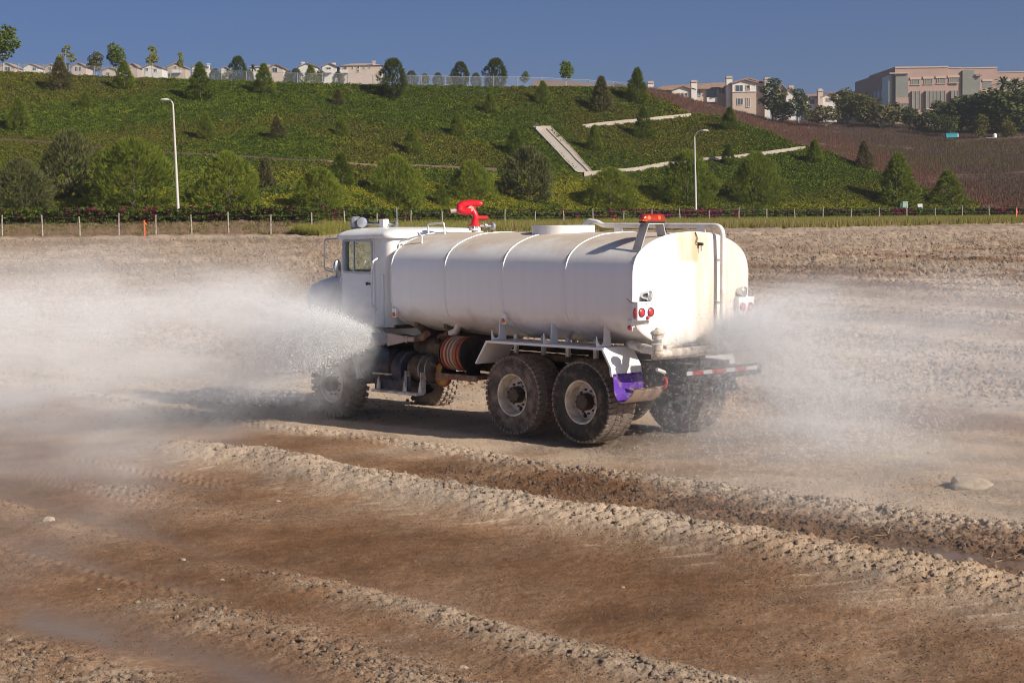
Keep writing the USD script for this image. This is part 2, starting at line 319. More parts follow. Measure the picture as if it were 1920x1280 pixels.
mat('clod_dry', (.36, .275, .20), .95, (.25, .18, .125), 3, island=.25, bump=.6, bscale=5)
mat('clod_wet', (.175, .112, .073), .9, (.12, .075, .05), 3, island=.25, bump=.6, bscale=5)
def clodmesh(seed):
    m = trimesh.creation.icosphere(1, 1.0); r = np.random.default_rng(seed); v = m.vertices * (1 + .55 * (meshkit.noise(m.vertices * 1.6 + seed * 5.1, seed)[:, None] - .5)) * r.uniform(.75, 1.2, 3); v[:, 2] *= .75; m.vertices = v; return m
def scatter(N, y0, y1, r0_, r1_, seed, name, label, flo=.05):
    r = np.random.default_rng(seed); Y = np.exp(r.uniform(math.log(y0), math.log(y1), N)); X = r.uniform(-.36, .36, N) * Y
    z, wet, sh, ro, tn, bk = ground(X, Y); pt_ = .25 + 1.7 * S(.42, .62, nz(X, Y, .85, 44, 3)) if flo > .3 else 1.0; keep = r.uniform(0, 1, N) < np.clip(flo * pt_ + ro * .9 - sh, 0, 1) ** 1.25; X, Y, z, wet, ro = X[keep], Y[keep], z[keep], wet[keep], ro[keep]
    rad = r0_ + (r1_ - r0_) * r.beta(1.05, 7.5, len(X)) * np.clip(ro * 1.5, .22 if flo < .3 else .8, 1); idx = np.where(wet + r.normal(size=len(X)) * .13 > .42, 2, 0) + r.integers(0, 2, len(X))
    return instancer(name, [('clod', clodmesh(1), 'clod_dry', False), ('clod', clodmesh(2), 'clod_dry', False), ('clod', clodmesh(3), 'clod_wet', False), ('clod', clodmesh(4), 'clod_wet', False)], np.column_stack([X, Y, z - rad * .15]), rad, idx, label, 'soil clods')
scatter(110000, 9.4, 27., .005, .075, 101, 'soil_clods', 'loose clods of earth on the near ridges and ruts')
scatter(110000, 9.4, 21., .003, .022, 103, 'soil_clods', 'fine crumbs of earth over the brown flats in the foreground', .5)
scatter(80000, 27., 120., .02, .17, 102, 'soil_clods', 'loose clods of earth over the field behind the truck')
# ------------------------------------------------------------------ hills
HX = np.array([-500, 0, 300, 600, 760, 900, 1180, 1217, 1259, 1291, 1358, 1384, 1437, 1490, 1540, 1590, 1640, 1752, 1815, 1835.])
HR = np.array([128, 136, 148, 158, 161, 163, 164, 178, 196, 213, 219, 229, 247, 272, 281, 302, 322, 362, 380, 386.])
HZR = np.interp(HX, [-500, 600, 1180, 1300, 1500, 1835], [198, 200, 214, 212, 201, 188])
HZF = np.interp(HX, [-500, 560, 760, 1000, 1400, 1835], [137, 137, 158, 166, 175, 183])
HYF = np.interp(HX, [-500, 0, 600, 1180, 1835], [412, 412, 409, 401, 390])
def hill(x, t, rel=True):
    """Front face of the green hill: column x of the photograph, t = 0 at the foot to 1 at the top edge."""
    x, t = np.broadcast_arrays(np.asarray(x, float), np.asarray(t, float))
    P = at_v(x, np.interp(x, HX, HYF) + t * (np.interp(x, HX, HR) - np.interp(x, HX, HYF)), np.interp(x, HX, HZF) + t * (np.interp(x, HX, HZR) - np.interp(x, HX, HZF)))
    if rel: P[..., 2] += .55 * (nz(P[..., 0], P[..., 1], .14, 51, 3) - .5) * np.minimum(1, 4 * (1.02 - np.minimum(t, 1.0)))
    return P
def hill_xy(x, y):
    return hill(x, (np.interp(x, HX, HYF) - y) / (np.interp(x, HX, HYF) - np.interp(x, HX, HR)))
hx = np.linspace(-500, 1835, 330); ht = np.linspace(-.03, 1, 90)
P0 = hill(*np.meshgrid(hx, ht, indexing='xy'))
back = []
for d, dz in ((6, -.2), (40, -1.5), (140, -6)):
    B = P0[-1].copy(); B[:, 1] += d; B[:, 2] += dz; back.append(B)
mat('hill_soil', (.030, .045, .012), .9, (.055, .065, .020), .5, src='position', bump=1.0, bscale=3)
mat('dry_soil', (.15, .092, .066), .95, (.115, .078, .06), .06, src='position', bump=1.0, bscale=2)
top('green_hillside', grid(np.concatenate([P0, np.array(back)], 0)), 'hill_soil', 'long graded hillside under dense green ground cover', kind='structure', smooth=True)
# the brown hill behind on the right, and the far plateau that carries the houses
def bhill(x, t):
    x, t = np.broadcast_arrays(np.asarray(x, float), np.asarray(t, float))
    ytop = np.interp(x, [1000, 1215, 1330, 1450, 1540, 1620, 1750, 1920, 2400], [150, 164, 196, 226, 230, 232, 238, 232, 230])
    return at_v(x, 398 + (ytop - 398) * t ** .85, 186 + 190 * t ** 1.15 + 0 * x)
bx = np.linspace(1000, 2500, 150); bt = np.linspace(-.03, 1, 70)
P1 = bhill(*np.meshgrid(bx, bt, indexing='xy')); P1[..., 2] += .9 * (nz(P1[..., 0], P1[..., 1], .1, 55, 3) - .5)
bk = []
for d, dz in ((60, 2.), (200, 8), (420, 10)):
    B = P1[-1].copy(); B[:, 0] *= 1 + d / 400; B[:, 1] += d; B[:, 2] += dz; bk.append(B)
top('brown_hillside', grid(np.concatenate([P1, np.array(bk)], 0)), 'dry_soil', 'brown dry brush hillside on the right', kind='structure', smooth=True)
def far_z(X, Y):
    """Rising land behind the green hill."""
    x = 960 + X / Y * FPX
    zr = at_v(x, np.interp(x, HX, HR) + 6, np.full_like(np.asarray(X, float), 210.))[..., 2]
    return zr + (zr - CAMH) / 210. * (Y - 210.)
xs, ys = np.meshgrid(np.linspace(-500, 1400, 60), np.array([240, 300, 400, 520, 640, 760.]), indexing='xy')
PX = (xs - 960) / FPX * ys
top('far_plateau', grid(np.stack([PX, ys, far_z(PX, ys)], -1)), 'hill_soil', 'rising land behind the hilltop that carries the houses', kind='structure', smooth=True)
# ------------------------------------------------------------------ the water truck
mat('tank_paint', (.77, .75, .715), .38, (.56, .51, .45), 1.6, lo=.42, hi=.72, stretch=(1, 1, .22), coat=.15)
mat('white_paint', (.82, .81, .79), .36, (.72, .68, .62), 2.5, lo=.45, hi=.75, stretch=(1, 1, .4), coat=.2)
mat('weld_paint', (.80, .79, .77), .4)
mat('grey_paint', (.50, .50, .49), .45, (.40, .38, .35), 6)
mat('pipe_paint', (.76, .74, .70), .4, (.58, .50, .40), 5, lo=.5, hi=.75)
mat('dirty_white', (.66, .62, .56), .6, (.36, .27, .19), 7, lo=.42, hi=.66)
mat('rusty', (.17, .085, .05), .85, (.30, .19, .12), 9, bump=.4)
mat('frame_dark', (.055, .043, .034), .75, (.19, .135, .095), 4, lo=.40, hi=.66)
mat('black_steel', (.014, .013, .013), .55, (.04, .03, .022), 6)
mat('black_rubber', (.02, .019, .018), .7)
mat('tyre_face', (.020, .018, .016), .62, (.15, .105, .075), 7, lo=.50, hi=.72, detail=6, bump=.3, bscale=30)
mat('tyre_mud', (.18, .145, .118), .85, (.29, .235, .19), 5, lo=.38, hi=.66, detail=6, bump=.5, bscale=45)
mat('tyre_old', (.06, .05, .042), .75, (.24, .18, .14), 6, lo=.40, hi=.66, detail=6, bump=.4, bscale=40)
mat('rim_cream', (.78, .70, .57), .5, (.42, .31, .20), 8, lo=.42, hi=.7)
mat('rim_disc', (.68, .64, .59), .55, (.42, .36, .30), 7)
mat('hub_oily', (.028, .018, .014), .35, (.06, .038, .028), 10)
mat('fuel_blue', (.035, .042, .075), .45, (.12, .095, .08), 5)
mat('flap_purple', (.105, .028, .34), .55, (.30, .21, .25), 6, lo=.52, hi=.72, detail=5)
mat('flap_tan', (.42, .31, .23), .75, (.16, .07, .26), 5, lo=.55, hi=.68)
mat('red_paint', (.62, .012, .022), .3, coat=.4)
mat('red_steel', (.45, .03, .03), .45)
mat('red_lens', (.42, .012, .022), .25, (.55, .04, .05), 60, coat=.5)
mat('amber_small', (.75, .16, .01), .25, coat=.5)
mat('chrome', (.55, .55, .56), .2, metal=1.0)
mat('grey_metal', (.42, .44, .46), .38, metal=.7)
mat('lamp_glass', (.45, .46, .47), .2, metal=.6, coat=1.0)
mat('hose_orange', (.52, .10, .035), .6, (.34, .10, .05), 8)
mat('hose_pale', (.47, .37, .27), .6)
mat('yellow_disc', (.55, .30, .05), .6, (.25, .12, .04), 7)
mat('tape_white', (.75, .76, .78), .35); mat('tape_red', (.62, .05, .035), .35)
mat('seat_dark', (.03, .03, .032), .8)
mat('hood_paint', (.55, .57, .60), .35, (.47, .48, .49), 2.0, coat=.3)
mat('plastic_pale', (.52, .42, .38), .4)
MATS['beacon_lens'] = usdkit.material(stage, '/World/Looks/beacon_lens', {'p': ('principled_bsdf', {'base_color': (.60, .045, .010), 'roughness': .10, 'transmission_weight': .6, 'coat_weight': .6})}, [], surface='p.BSDF')
MATS['beacon_bulb'] = usdkit.material(stage, '/World/Looks/beacon_bulb', {'p': ('principled_bsdf', {'base_color': (.9, .5, .1), 'emission_color': (1, .42, .06), 'emission_strength': 4.0})}, [], surface='p.BSDF')
MATS['window_glass'] = usdkit.material(stage, '/World/Looks/window_glass', {'lw': ('layer_weight', {'blend': .5}), 'pw': ('math', {'math_type': 'power', 'value2': 4.0}), 'f': ('math', {'math_type': 'multiply_add', 'value2': .55, 'value3': .035}), 't': ('transparent_bsdf', {'color': (.90, .95, .92)}), 'g': ('glossy_bsdf', {'color': (1, 1, 1), 'roughness': .02}), 'm': ('mix_closure', {})}, [('lw.facing', 'pw.value1'), ('pw.value', 'f.value1'), ('f.value', 'm.fac'), ('t.BSDF', 'm.closure1'), ('g.BSDF', 'm.closure2')], surface='m.closure')
# road dust that has settled on the crown of the tank, and rust runs on its rear end
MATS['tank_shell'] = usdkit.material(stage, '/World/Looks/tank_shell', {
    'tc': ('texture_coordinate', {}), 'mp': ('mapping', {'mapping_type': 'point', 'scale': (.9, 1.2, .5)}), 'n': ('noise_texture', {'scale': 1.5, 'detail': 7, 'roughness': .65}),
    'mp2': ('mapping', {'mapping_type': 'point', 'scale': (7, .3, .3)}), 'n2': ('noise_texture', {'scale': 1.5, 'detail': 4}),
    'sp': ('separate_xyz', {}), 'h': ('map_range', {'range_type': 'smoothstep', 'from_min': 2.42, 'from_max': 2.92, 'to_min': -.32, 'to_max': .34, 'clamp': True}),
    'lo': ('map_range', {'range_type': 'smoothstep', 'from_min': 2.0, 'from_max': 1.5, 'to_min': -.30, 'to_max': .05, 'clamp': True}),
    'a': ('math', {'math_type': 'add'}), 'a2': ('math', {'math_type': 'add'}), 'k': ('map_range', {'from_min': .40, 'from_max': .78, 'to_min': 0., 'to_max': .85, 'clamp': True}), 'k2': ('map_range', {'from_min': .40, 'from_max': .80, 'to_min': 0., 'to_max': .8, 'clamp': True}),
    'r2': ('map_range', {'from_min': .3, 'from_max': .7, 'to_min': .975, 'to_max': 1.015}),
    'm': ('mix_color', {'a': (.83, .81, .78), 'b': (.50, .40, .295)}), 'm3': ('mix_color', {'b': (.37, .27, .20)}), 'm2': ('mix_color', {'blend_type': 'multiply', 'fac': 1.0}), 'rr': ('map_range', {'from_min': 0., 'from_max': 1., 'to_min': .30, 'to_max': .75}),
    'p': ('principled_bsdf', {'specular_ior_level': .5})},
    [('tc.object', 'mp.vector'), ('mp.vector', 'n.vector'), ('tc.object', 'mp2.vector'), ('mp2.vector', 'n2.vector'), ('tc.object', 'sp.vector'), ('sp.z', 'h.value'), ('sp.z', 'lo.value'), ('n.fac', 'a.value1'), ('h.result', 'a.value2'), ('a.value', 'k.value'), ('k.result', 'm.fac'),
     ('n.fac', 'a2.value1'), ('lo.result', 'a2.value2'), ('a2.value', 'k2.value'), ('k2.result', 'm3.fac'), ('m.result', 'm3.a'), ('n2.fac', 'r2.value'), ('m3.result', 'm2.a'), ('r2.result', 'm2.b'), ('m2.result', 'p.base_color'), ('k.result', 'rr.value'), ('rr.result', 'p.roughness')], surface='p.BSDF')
MATS['tank_end'] = usdkit.material(stage, '/World/Looks/tank_end', {
    'tc': ('texture_coordinate', {}), 'mp': ('mapping', {'mapping_type': 'point', 'scale': (1, 2.4, .45)}), 'n': ('noise_texture', {'scale': 2.0, 'detail': 6, 'roughness': .62}), 'sp': ('separate_xyz', {}),
    # a rust smudge below the top edge and runs beside the overflow pipe
    'y1': ('map_range', {'range_type': 'smoothstep', 'from_min': .55, 'from_max': .22, 'to_min': 0., 'to_max': 1., 'clamp': True}), 'y2': ('map_range', {'range_type': 'smoothstep', 'from_min': -.12, 'from_max': .0, 'to_min': 0., 'to_max': 1., 'clamp': True}),
    'z1': ('map_range', {'range_type': 'smoothstep', 'from_min': 2.48, 'from_max': 2.58, 'to_min': 0., 'to_max': 1., 'clamp': True}), 'p1': ('math', {'math_type': 'multiply'}), 'p2': ('math', {'math_type': 'multiply'}),
    'y3': ('map_range', {'range_type': 'smoothstep', 'from_min': .12, 'from_max': -.10, 'to_min': 0., 'to_max': .30, 'clamp': True}),
    'pm': ('math', {'math_type': 'multiply', 'value2': .42}), 'a': ('math', {'math_type': 'add'}), 'b': ('math', {'math_type': 'add'}), 'k': ('map_range', {'from_min': .52, 'from_max': 1.10, 'to_min': 0., 'to_max': .75, 'clamp': True}), 'm': ('mix_color', {'a': (.70, .69, .67), 'b': (.50, .30, .115)}), 'p': ('principled_bsdf', {'roughness': .42})},
    [('tc.object', 'mp.vector'), ('mp.vector', 'n.vector'), ('tc.object', 'sp.vector'), ('sp.y', 'y1.value'), ('sp.y', 'y2.value'), ('sp.y', 'y3.value'), ('sp.z', 'z1.value'), ('y1.result', 'p1.value1'), ('y2.result', 'p1.value2'), ('p1.value', 'p2.value1'), ('z1.result', 'p2.value2'), ('p2.value', 'pm.value1'),
     ('n.fac', 'a.value1'), ('pm.value', 'a.value2'), ('a.value', 'b.value1'), ('y3.result', 'b.value2'), ('b.value', 'k.value'), ('k.result', 'm.fac'), ('m.result', 'p.base_color')], surface='p.BSDF')

tmx = Gf.Matrix4d(*[*TF, 0], *[*TL, 0], *[*TU, 0], *[*TORG, 1])
T = thing('water_truck', 'white three-axle water tank truck spraying water across the dirt field', 'truck', matrix=tmx)
# tank outline (v, w)
half = np.array([(0, 2.94), (.40, 2.918), (.73, 2.848), (.98, 2.745), (1.12, 2.635), (1.195, 2.50), (1.215, 2.37), (1.215, 2.02), (1.205, 1.86), (1.16, 1.72), (1.06, 1.605), (.85, 1.495), (.5, 1.385), (0, 1.335)])
from scipy.interpolate import PchipInterpolator, CubicSpline
sl = np.concatenate([[0], np.cumsum(np.linalg.norm(np.diff(half, axis=0), axis=1))])
tt = np.linspace(0, sl[-1], 44)
hp = np.stack([PchipInterpolator(sl, half[:, 0])(tt), PchipInterpolator(sl, half[:, 1])(tt)], 1)
prof = np.vstack([hp, (hp * [-1, 1])[1:-1][::-1]])
def crown(v): return float(np.interp(abs(v), half[:7, 0], half[:7, 1]))
cen = np.array([0, 2.14])
def ringU(u, k=1.0, off=0.0):
    d = prof - cen; L = np.linalg.norm(d, axis=1, keepdims=True); p = cen + d * k + d / L * off
    return np.column_stack([np.full(len(p), u), p])
def loft(rings, cap0=True, cap1=True):
    P = np.array(rings); P = np.concatenate([P, P[:, :1]], 1); m = grid(P); ms = [m]
    for r, c, flip in ((rings[0], cap0, True), (rings[-1], cap1, False)):
        if c:
            c0 = r.mean(0); n = len(r); i = np.arange(n); f = np.stack([np.full(n, n), i, (i + 1) % n], 1)
            ms.append(trimesh.Trimesh(np.vstack([r, c0]), f[:, ::-1] if flip else f, process=False))
    return cat(ms)
UR, UFR = -.98, 4.19
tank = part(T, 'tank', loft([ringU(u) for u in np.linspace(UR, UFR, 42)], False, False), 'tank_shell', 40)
def endcap(u, sgn):
    return loft([ringU(u), ringU(u + sgn * .012, .985), ringU(u + sgn * .022, .9), ringU(u + sgn * .032, .6), ringU(u + sgn * .036, .2)], False, True)
m_ = endcap(UR, -1); m_.invert(); part(tank, 'end_cap', m_, 'tank_end', 60)
part(tank, 'end_cap', endcap(UFR, 1), 'tank_paint', 60)
def band(u, w=.022, h=.010):
    o = [ringU(u - w / 2, 1, .0), ringU(u - w / 2 * .6, 1, h), ringU(u + w / 2 * .6, 1, h), ringU(u + w / 2, 1, .0)]
    return loft(o, False, False)
for i in range(5):
    part(tank, 'weld_band', band(UR + (UFR - UR) * i / 4 + (.012 if i == 0 else -.012 if i == 4 else 0), .022 if 0 < i < 4 else .03), 'weld_paint', 40)
# manhole ring with its sunk lid
mc = (1.575, 0)
part(tank, 'manhole_ring', lathe([(.44, 2.90), (.475, 2.90), (.475, 3.038), (.470, 3.045), (.45, 3.045), (.445, 3.038), (.44, 2.90)], (mc[0], 0, 0), (0, 0, 1), 56), 'white_paint', 40)
part(tank, 'manhole_lid', [cyl((mc[0], 0, 2.93), (mc[0], 0, 2.965), .435, 40), cyl((mc[0] - .3, 0, 2.965), (mc[0] + .3, 0, 2.985), .02, 8), box((mc[0] + .25, .1, 2.985), (.16, .04, .04), .008)], 'grey_paint')
# overflow pipe across the crown and down the rear end
PV = -.475
pp = bend([(1.62, PV + .02, 3.0), (1.53, PV, 3.115), (1.32, PV, 3.09), (1.20, PV, 3.04), (-1.125, PV, 3.03), (-1.125, PV, 1.42)], .15, 6)
part(T, 'overflow_pipe', tube(pp, .037, 14), 'pipe_paint', 50)
for u in (.89, -.73):
    part(T, 'pipe_support', box((u, PV, (crown(PV) + 3.0) / 2), (.13, .05, 3.0 - crown(PV) + .02), .004), 'white_paint')
for w in (2.55, 1.95):
    part(T, 'pipe_clip', box((-1.055, PV, w), (.09, .05, .03), .004), 'pipe_paint')
# beacon on its bracket
BU = -.90
def strap(pts, wid, th=.012):
    ms = []
    for a, b in zip(pts, pts[1:]):
        a, b = np.array(a, float), np.array(b, float); d = (b - a) / np.linalg.norm(b - a); nrm = np.cross([1, 0, 0], d)
        ms.append(hull([q + sx * np.array([wid / 2, 0, 0]) + sy * nrm * th / 2 for q in (a - d * .003, b + d * .003) for sx in (-1, 1) for sy in (-1, 1)]))
    return ms
part(T, 'beacon_bracket', strap([(BU, 1.065, 2.69), (BU, .90, 3.06), (BU, .60, 3.06), (BU, .55, crown(.55) - .005)], .15), 'grey_paint')
bd = []
for s in (-1, 0, 1):
    pass
bl = hull([np.array([BU + a * .062 * k, .75 + b * .205 * k2, w]) for k, k2, w in ((.95, .98, 3.098), (1, 1, 3.125), (.92, .95, 3.16), (.7, .88, 3.185), (.4, .8, 3.195)) for a in (-1, -.6, .6, 1) for b in (-1, -.93, .93, 1)])
beacon = part(T, 'beacon_light', bl, 'beacon_lens', 60)
part(beacon, 'base', box((BU, .75, 3.083), (.13, .40, .03), .008), 'black_rubber')
for v in (.65, .85):
    part(beacon, 'bulb', sphere((BU - .03, v, 3.14), .024, 2), 'beacon_bulb', True)
part(T, 'wire', tube(bend([(BU - .06, .62, 3.07), (BU - .07, .56, 3.02), (BU - .07, .53, 2.93), (UR + .02, .45, crown(.45) + .012)], .03), .006, 6), 'black_rubber', True)
part(T, 'wire', tube(bend([(-1.00, -.03, 2.945), (-1.02, -.06, 2.86), (-1.03, -.02, 2.80), (-1.03, -.07, 2.78)], .04), .007, 6), 'black_rubber', True)
part(T, 'work_light', [cyl((-1.0, -.09, 2.78), (-1.08, -.10, 2.775), .022, 12), cyl((-1.05, -.10, 2.76), (-1.05, -.10, 2.68), .006, 6)], 'black_steel')
# water cannon
cannon = part(T, 'water_cannon', [cyl((3.57, 0, 2.88), (3.57, 0, 2.975), .052, 20)], 'pipe_paint')
el = np.array([.686, .728, 0]); C0 = np.array([3.57, 0, 0.])
cp = lambda a, w, b=0.0: C0 + el * a + np.array([-.728, .686, 0]) * b + np.array([0, 0, w])
part(cannon, 'flange', [cyl(cp(0, 2.97), cp(0, 2.995), .095, 28)] + [cyl(C0 + [.078 * math.cos(t), .078 * math.sin(t), 2.995], C0 + [.078 * math.cos(t), .078 * math.sin(t), 3.045], .010, 8) for t in np.arange(8) * math.pi / 4], 'pipe_paint')
part(cannon, 'gear_flange', [cyl(cp(0, 3.0), cp(0, 3.035), .075, 24)], 'grey_metal')
part(cannon, 'turntable', [cyl(cp(0, 3.04), cp(0, 3.07), .10, 28), cyl(cp(0, 3.07), cp(0, 3.12), .06, 20)], 'red_paint')
part(cannon, 'riser', tube(bend([cp(0, 3.10), cp(-.02, 3.19), cp(.03, 3.28), cp(.05, 3.33)], .06), .052, 14), 'red_paint', 60)
part(cannon, 'waterway', tube(np.array([cp(.05, 3.27, .05), cp(.16, 3.265, .05), cp(.235, 3.29, .05), cp(.235, 3.35, .04), cp(.17, 3.38, .02), cp(.06, 3.395, 0), cp(-.05, 3.395, 0), cp(-.10, 3.385, 0), cp(-.115, 3.37, 0)]), [.055, .062, .066, .066, .064, .060, .052, .045, .03], 14), 'red_paint', 60)
part(cannon, 'elbow_joint', [cyl(cp(.06, 3.31, -.09), cp(.06, 3.31, .07), .045, 18)], 'plastic_pale')
part(cannon, 'nozzle', [cyl(cp(.22, 3.29, .05), cp(.36, 3.275, .06), .034, 16, .030), cyl(cp(.355, 3.275, .06), cp(.375, 3.273, .06), .036, 16)], 'plastic_pale')
part(cannon, 'motor', [cyl(cp(-.04, 3.165, -.04), cp(-.20, 3.165, -.05), .038, 18), cyl(cp(-.20, 3.165, -.05), cp(-.215, 3.165, -.05), .03, 12)], 'red_steel')
part(cannon, 'handwheel', [cyl(cp(-.26, 3.035, -.02), cp(-.29, 3.035, -.05), .062, 24), cyl(cp(-.08, 3.04), cp(-.27, 3.035, -.03), .022, 10), cyl(cp(-.16, 3.045, -.01), cp(-.19, 3.045, -.02), .04, 14)], 'grey_metal')
part(cannon, 'cable', [tube(bend([cp(-.1, 3.10, -.08), cp(-.18, 3.06, -.1), cp(-.21, 2.98, -.06), cp(-.20, 2.92, -.02)], .04), .006, 6), tube(bend([cp(.1, 3.24, -.08), cp(.12, 3.12, -.1), cp(.04, 3.06, -.1)], .05), .005, 6)], 'plastic_pale', True)
# grab bars on the crown at the front
for pts in ([(4.17, .45, 2.89), (4.19, .45, 3.067), (3.80, .45, 3.09), (3.77, .45, 2.90)], [(4.17, 1.07, 2.66), (4.19, 1.03, 2.80), (3.80, .90, 2.90), (3.78, .92, 2.76)]):
    part(T, 'grab_bar', tube(bend(pts, .03, 4), .014, 8), 'weld_paint', True)
# side marker lamps
for u, m in ((4.125, 'amber_small'), (1.598, 'amber_small'), (-.914, 'red_lens')):
    mk = part(T, 'side_marker', [box((u, 1.185, 1.715), (.10, .06, .10), .006), box((u, 1.20, 1.66), (.10, .012, .10), .004)], 'white_paint')
    part(mk, 'lens', lathe([(1e-4, .03), (.022, .027), (.034, .012), (.036, 0)], (u, 1.207, 1.662), (0, 1, 0), 18), m, True)
# tail lamp boxes and rear work lamps
for sgn, (va, vb) in ((1, (1.252, .912)), (-1, (-.877, -1.212))):
    vc = (va + vb) / 2
    bx_ = part(T, 'tail_lamp_box', [box((-1.04, vc, 1.889), (.12, abs(va - vb), .256), .006)], 'white_paint')
    for dv in (-.085, .095):
        part(bx_, 'tail_lamp', [lathe([(1e-4, .022), (.035, .018), (.052, .008), (.054, 0)], (-1.10, vc + sgn * 0 + dv, 1.872), (-1, 0, 0), 24)], 'red_lens', True)
        part(bx_, 'lamp_rim', [lathe([(.052, 0), (.052, .012), (.062, .012), (.063, 0)], (-1.10, vc + dv, 1.872), (-1, 0, 0), 24)], 'black_rubber', 30)
    part(bx_, 'reflector', [lathe([(1e-4, .03), (.024, .024), (.027, 0)], (-1.10, vc - .02, 1.80), (-1, 0, 0), 16)], 'red_lens', True)
    part(bx_, 'bolt', [lathe([(1e-4, .008), (.008, .006), (.009, 0)], (-1.10, vc + dv, 1.985), (-1, 0, 0), 8) for dv in (-.1, 0, .1)], 'grey_metal')
    if sgn > 0:
        part(bx_, 'side_lamp', [sphere((-1.05, va, 1.86), 1, 2, (.035, .02, .075))], 'red_lens', True)
    lv = vc - .055 if sgn > 0 else vc + .06
    wl = part(T, 'rear_work_lamp', [lathe([(1e-4, -.10), (.05, -.095), (.070, -.03), (.074, .03), (.070, .034)], (-1.08, lv, 2.09), (-.95, -.3, -.05), 24), cyl((-1.06, lv, 2.02), (-1.06, lv, 1.99), .012, 8)], 'chrome', 40)
    part(wl, 'lens', [lathe([(1e-4, .042), (.04, .040), (.066, .03)], (-1.08, lv, 2.09), (-.95, -.3, -.05), 24)], 'lamp_glass', True)
    part(T, 'wire', tube(bend([(-.99, vc + sgn * .27, 2.06), (-1.02, vc + sgn * .2, 2.0), (-1.07, lv + .06, 2.01), (-1.07, lv, 2.04)], .05), .006, 6), 'black_rubber', True)
# rear valve, spray bar, bumper
valve = part(T, 'rear_valve', [lathe([(1e-4, 1.668), (.03, 1.665), (.035, 1.645), (.085, 1.62), (.10, 1.60), (.10, 1.585), (.085, 1.575), (.075, 1.51), (.06, 1.50), (1e-4, 1.50)], (-1.25, 1.02, 0), (0, 0, 1), 24)], 'dirty_white', 40)
part(valve, 'stem', [cyl((-1.25, 1.02, 1.44), (-1.25, 1.02, 1.51), .055, 18), box((-1.25, 1.10, 1.55), (.03, .05, .03), .004)], 'grey_metal')
part(valve, 'body', [lathe([(.075, 1.36), (.075, 1.435), (.085, 1.44), (.085, 1.455), (.05, 1.46)], (-1.25, 1.02, 0), (0, 0, 1), 22)], 'dirty_white', 40)
part(T, 'spray_bar', [tube(bend([(-.55, .80, 1.40), (-1.2, .98, 1.34), (-1.26, 1.06, 1.33), (-1.26, .9, 1.31), (-1.27, -.9, 1.325)], .10), .062, 14)], 'dirty_white', 50)
part(T, 'rear_nozzle', [cyl((-1.30, -.12, 1.36), (-1.40, -.14, 1.42), .05, 14, .03), box((-1.43, -.145, 1.44), (.06, .12, .012), .003)], 'dirty_white')
part(T, 'rear_sill', [box((-1.02, 0, 1.26), (.10, 1.7, .10), .01), box((-1.12, .35, 1.235), (.14, .9, .012)), box((-1.0, 0, 1.35), (.08, 1.2, .08), .01)], 'dirty_white')
part(T, 'bumper', [box((-1.24, -.33, .99), (.10, 1.66, .16), .012), box((-1.1, .45, 1.0), (.3, .10, .30), .01), box((-1.1, -.45, 1.0), (.3, .10, .30), .01)], 'black_steel')
for a, b, m in ((.472, .355, 'tape_white'), (.352, .12, 'tape_red'), (.117, -.06, 'tape_white'), (-.063, -.36, 'tape_red'), (-.363, -.56, 'tape_white'), (-.563, -.80, 'tape_red'), (-.803, -1.05, 'tape_white')):
    part(T, 'reflective_tape', box((-1.294, (a + b) / 2, 1.015), (.006, a - b, .055)), m)
part(T, 'hose_coupling', [cyl((-1.2, .98, 1.10), (-1.2, .82, 1.05), .025, 10)], 'pipe_paint')
part(T, 'tow_hook', [tube(bend([(-1.20, .86, .97), (-1.24, .84, .98), (-1.26, .84, .90), (-1.24, .86, .84), (-1.2, .87, .84)], .04), .022, 8)], 'red_steel', True)
# frame, axles, underside
part(T, 'frame_rail', [box((2.9, .43, .93), (8.2, .09, .26), .01)], 'frame_dark'); part(T, 'frame_rail', [box((2.9, -.43, .93), (8.2, .09, .26), .01)], 'frame_dark')
for u in (-.8, .7, 2.2, 3.6, 5.0, 6.7): part(T, 'cross_member', [box((u, 0, .93), (.12, .8, .20), .01)], 'frame_dark')
for u in (1.953, 1.365, .856, .292, -.353):
    for s in (1, -1):
        part(T, 'tank_post', [box((u, s * .62, 1.24), (.07, .05, .40), .004)], 'white_paint')
for s in (1, -1): part(T, 'tank_sill', [box((1.6, s * .60, 1.10), (5.0, .12, .08), .008)], 'frame_dark')
for u in (3.2, 3.9): part(T, 'tank_cradle', [prism([(-.95, 1.62), (-.95, 1.48), (-.5, 1.10), (.5, 1.10), (.95, 1.48), (.95, 1.62), (.5, 1.42), (-.5, 1.42)], 0, u - .03, u + .03)], 'frame_dark')
for u, w in ((0, .60), (1.4, .60)):
    part(T, 'axle', [cyl((u, -1.0, w), (u, 1.0, w), .085, 16), sphere((u, 0, w), .24, 2, (1, 1, 1))], 'frame_dark', 50)
part(T, 'axle', [cyl((5.8, -.9, .47), (5.8, .9, .47), .06, 12)], 'frame_dark')
for s in (1, -1):
    part(T, 'leaf_spring', [tube(np.array([(-.25, s * .55, .70), (.2, s * .55, .80), (.7, s * .55, .86), (1.2, s * .55, .80), (1.65, s * .55, .70)]), .055, 6)], 'frame_dark')
    part(T, 'mud_guard_front', [tube(np.array([(5.8 + .66 * math.cos(t), s * .98, .50 + .66 * math.sin(t)) for t in np.linspace(.25, math.pi - .25, 15)]), .03, 6)], 'black_rubber')
part(T, 'drive_shaft', [cyl((1.4, 0, .66), (4.6, 0, .9), .06, 12), cyl((0, 0, .6), (1.4, 0, .62), .055, 12)], 'frame_dark')
part(T, 'gearbox', [hull([(4.4, a * .25, w) for a in (-1, 1) for w in (.7, 1.1)] + [(6.2, a * .38, w) for a in (-1, 1) for w in (.6, 1.25)])], 'black_steel')
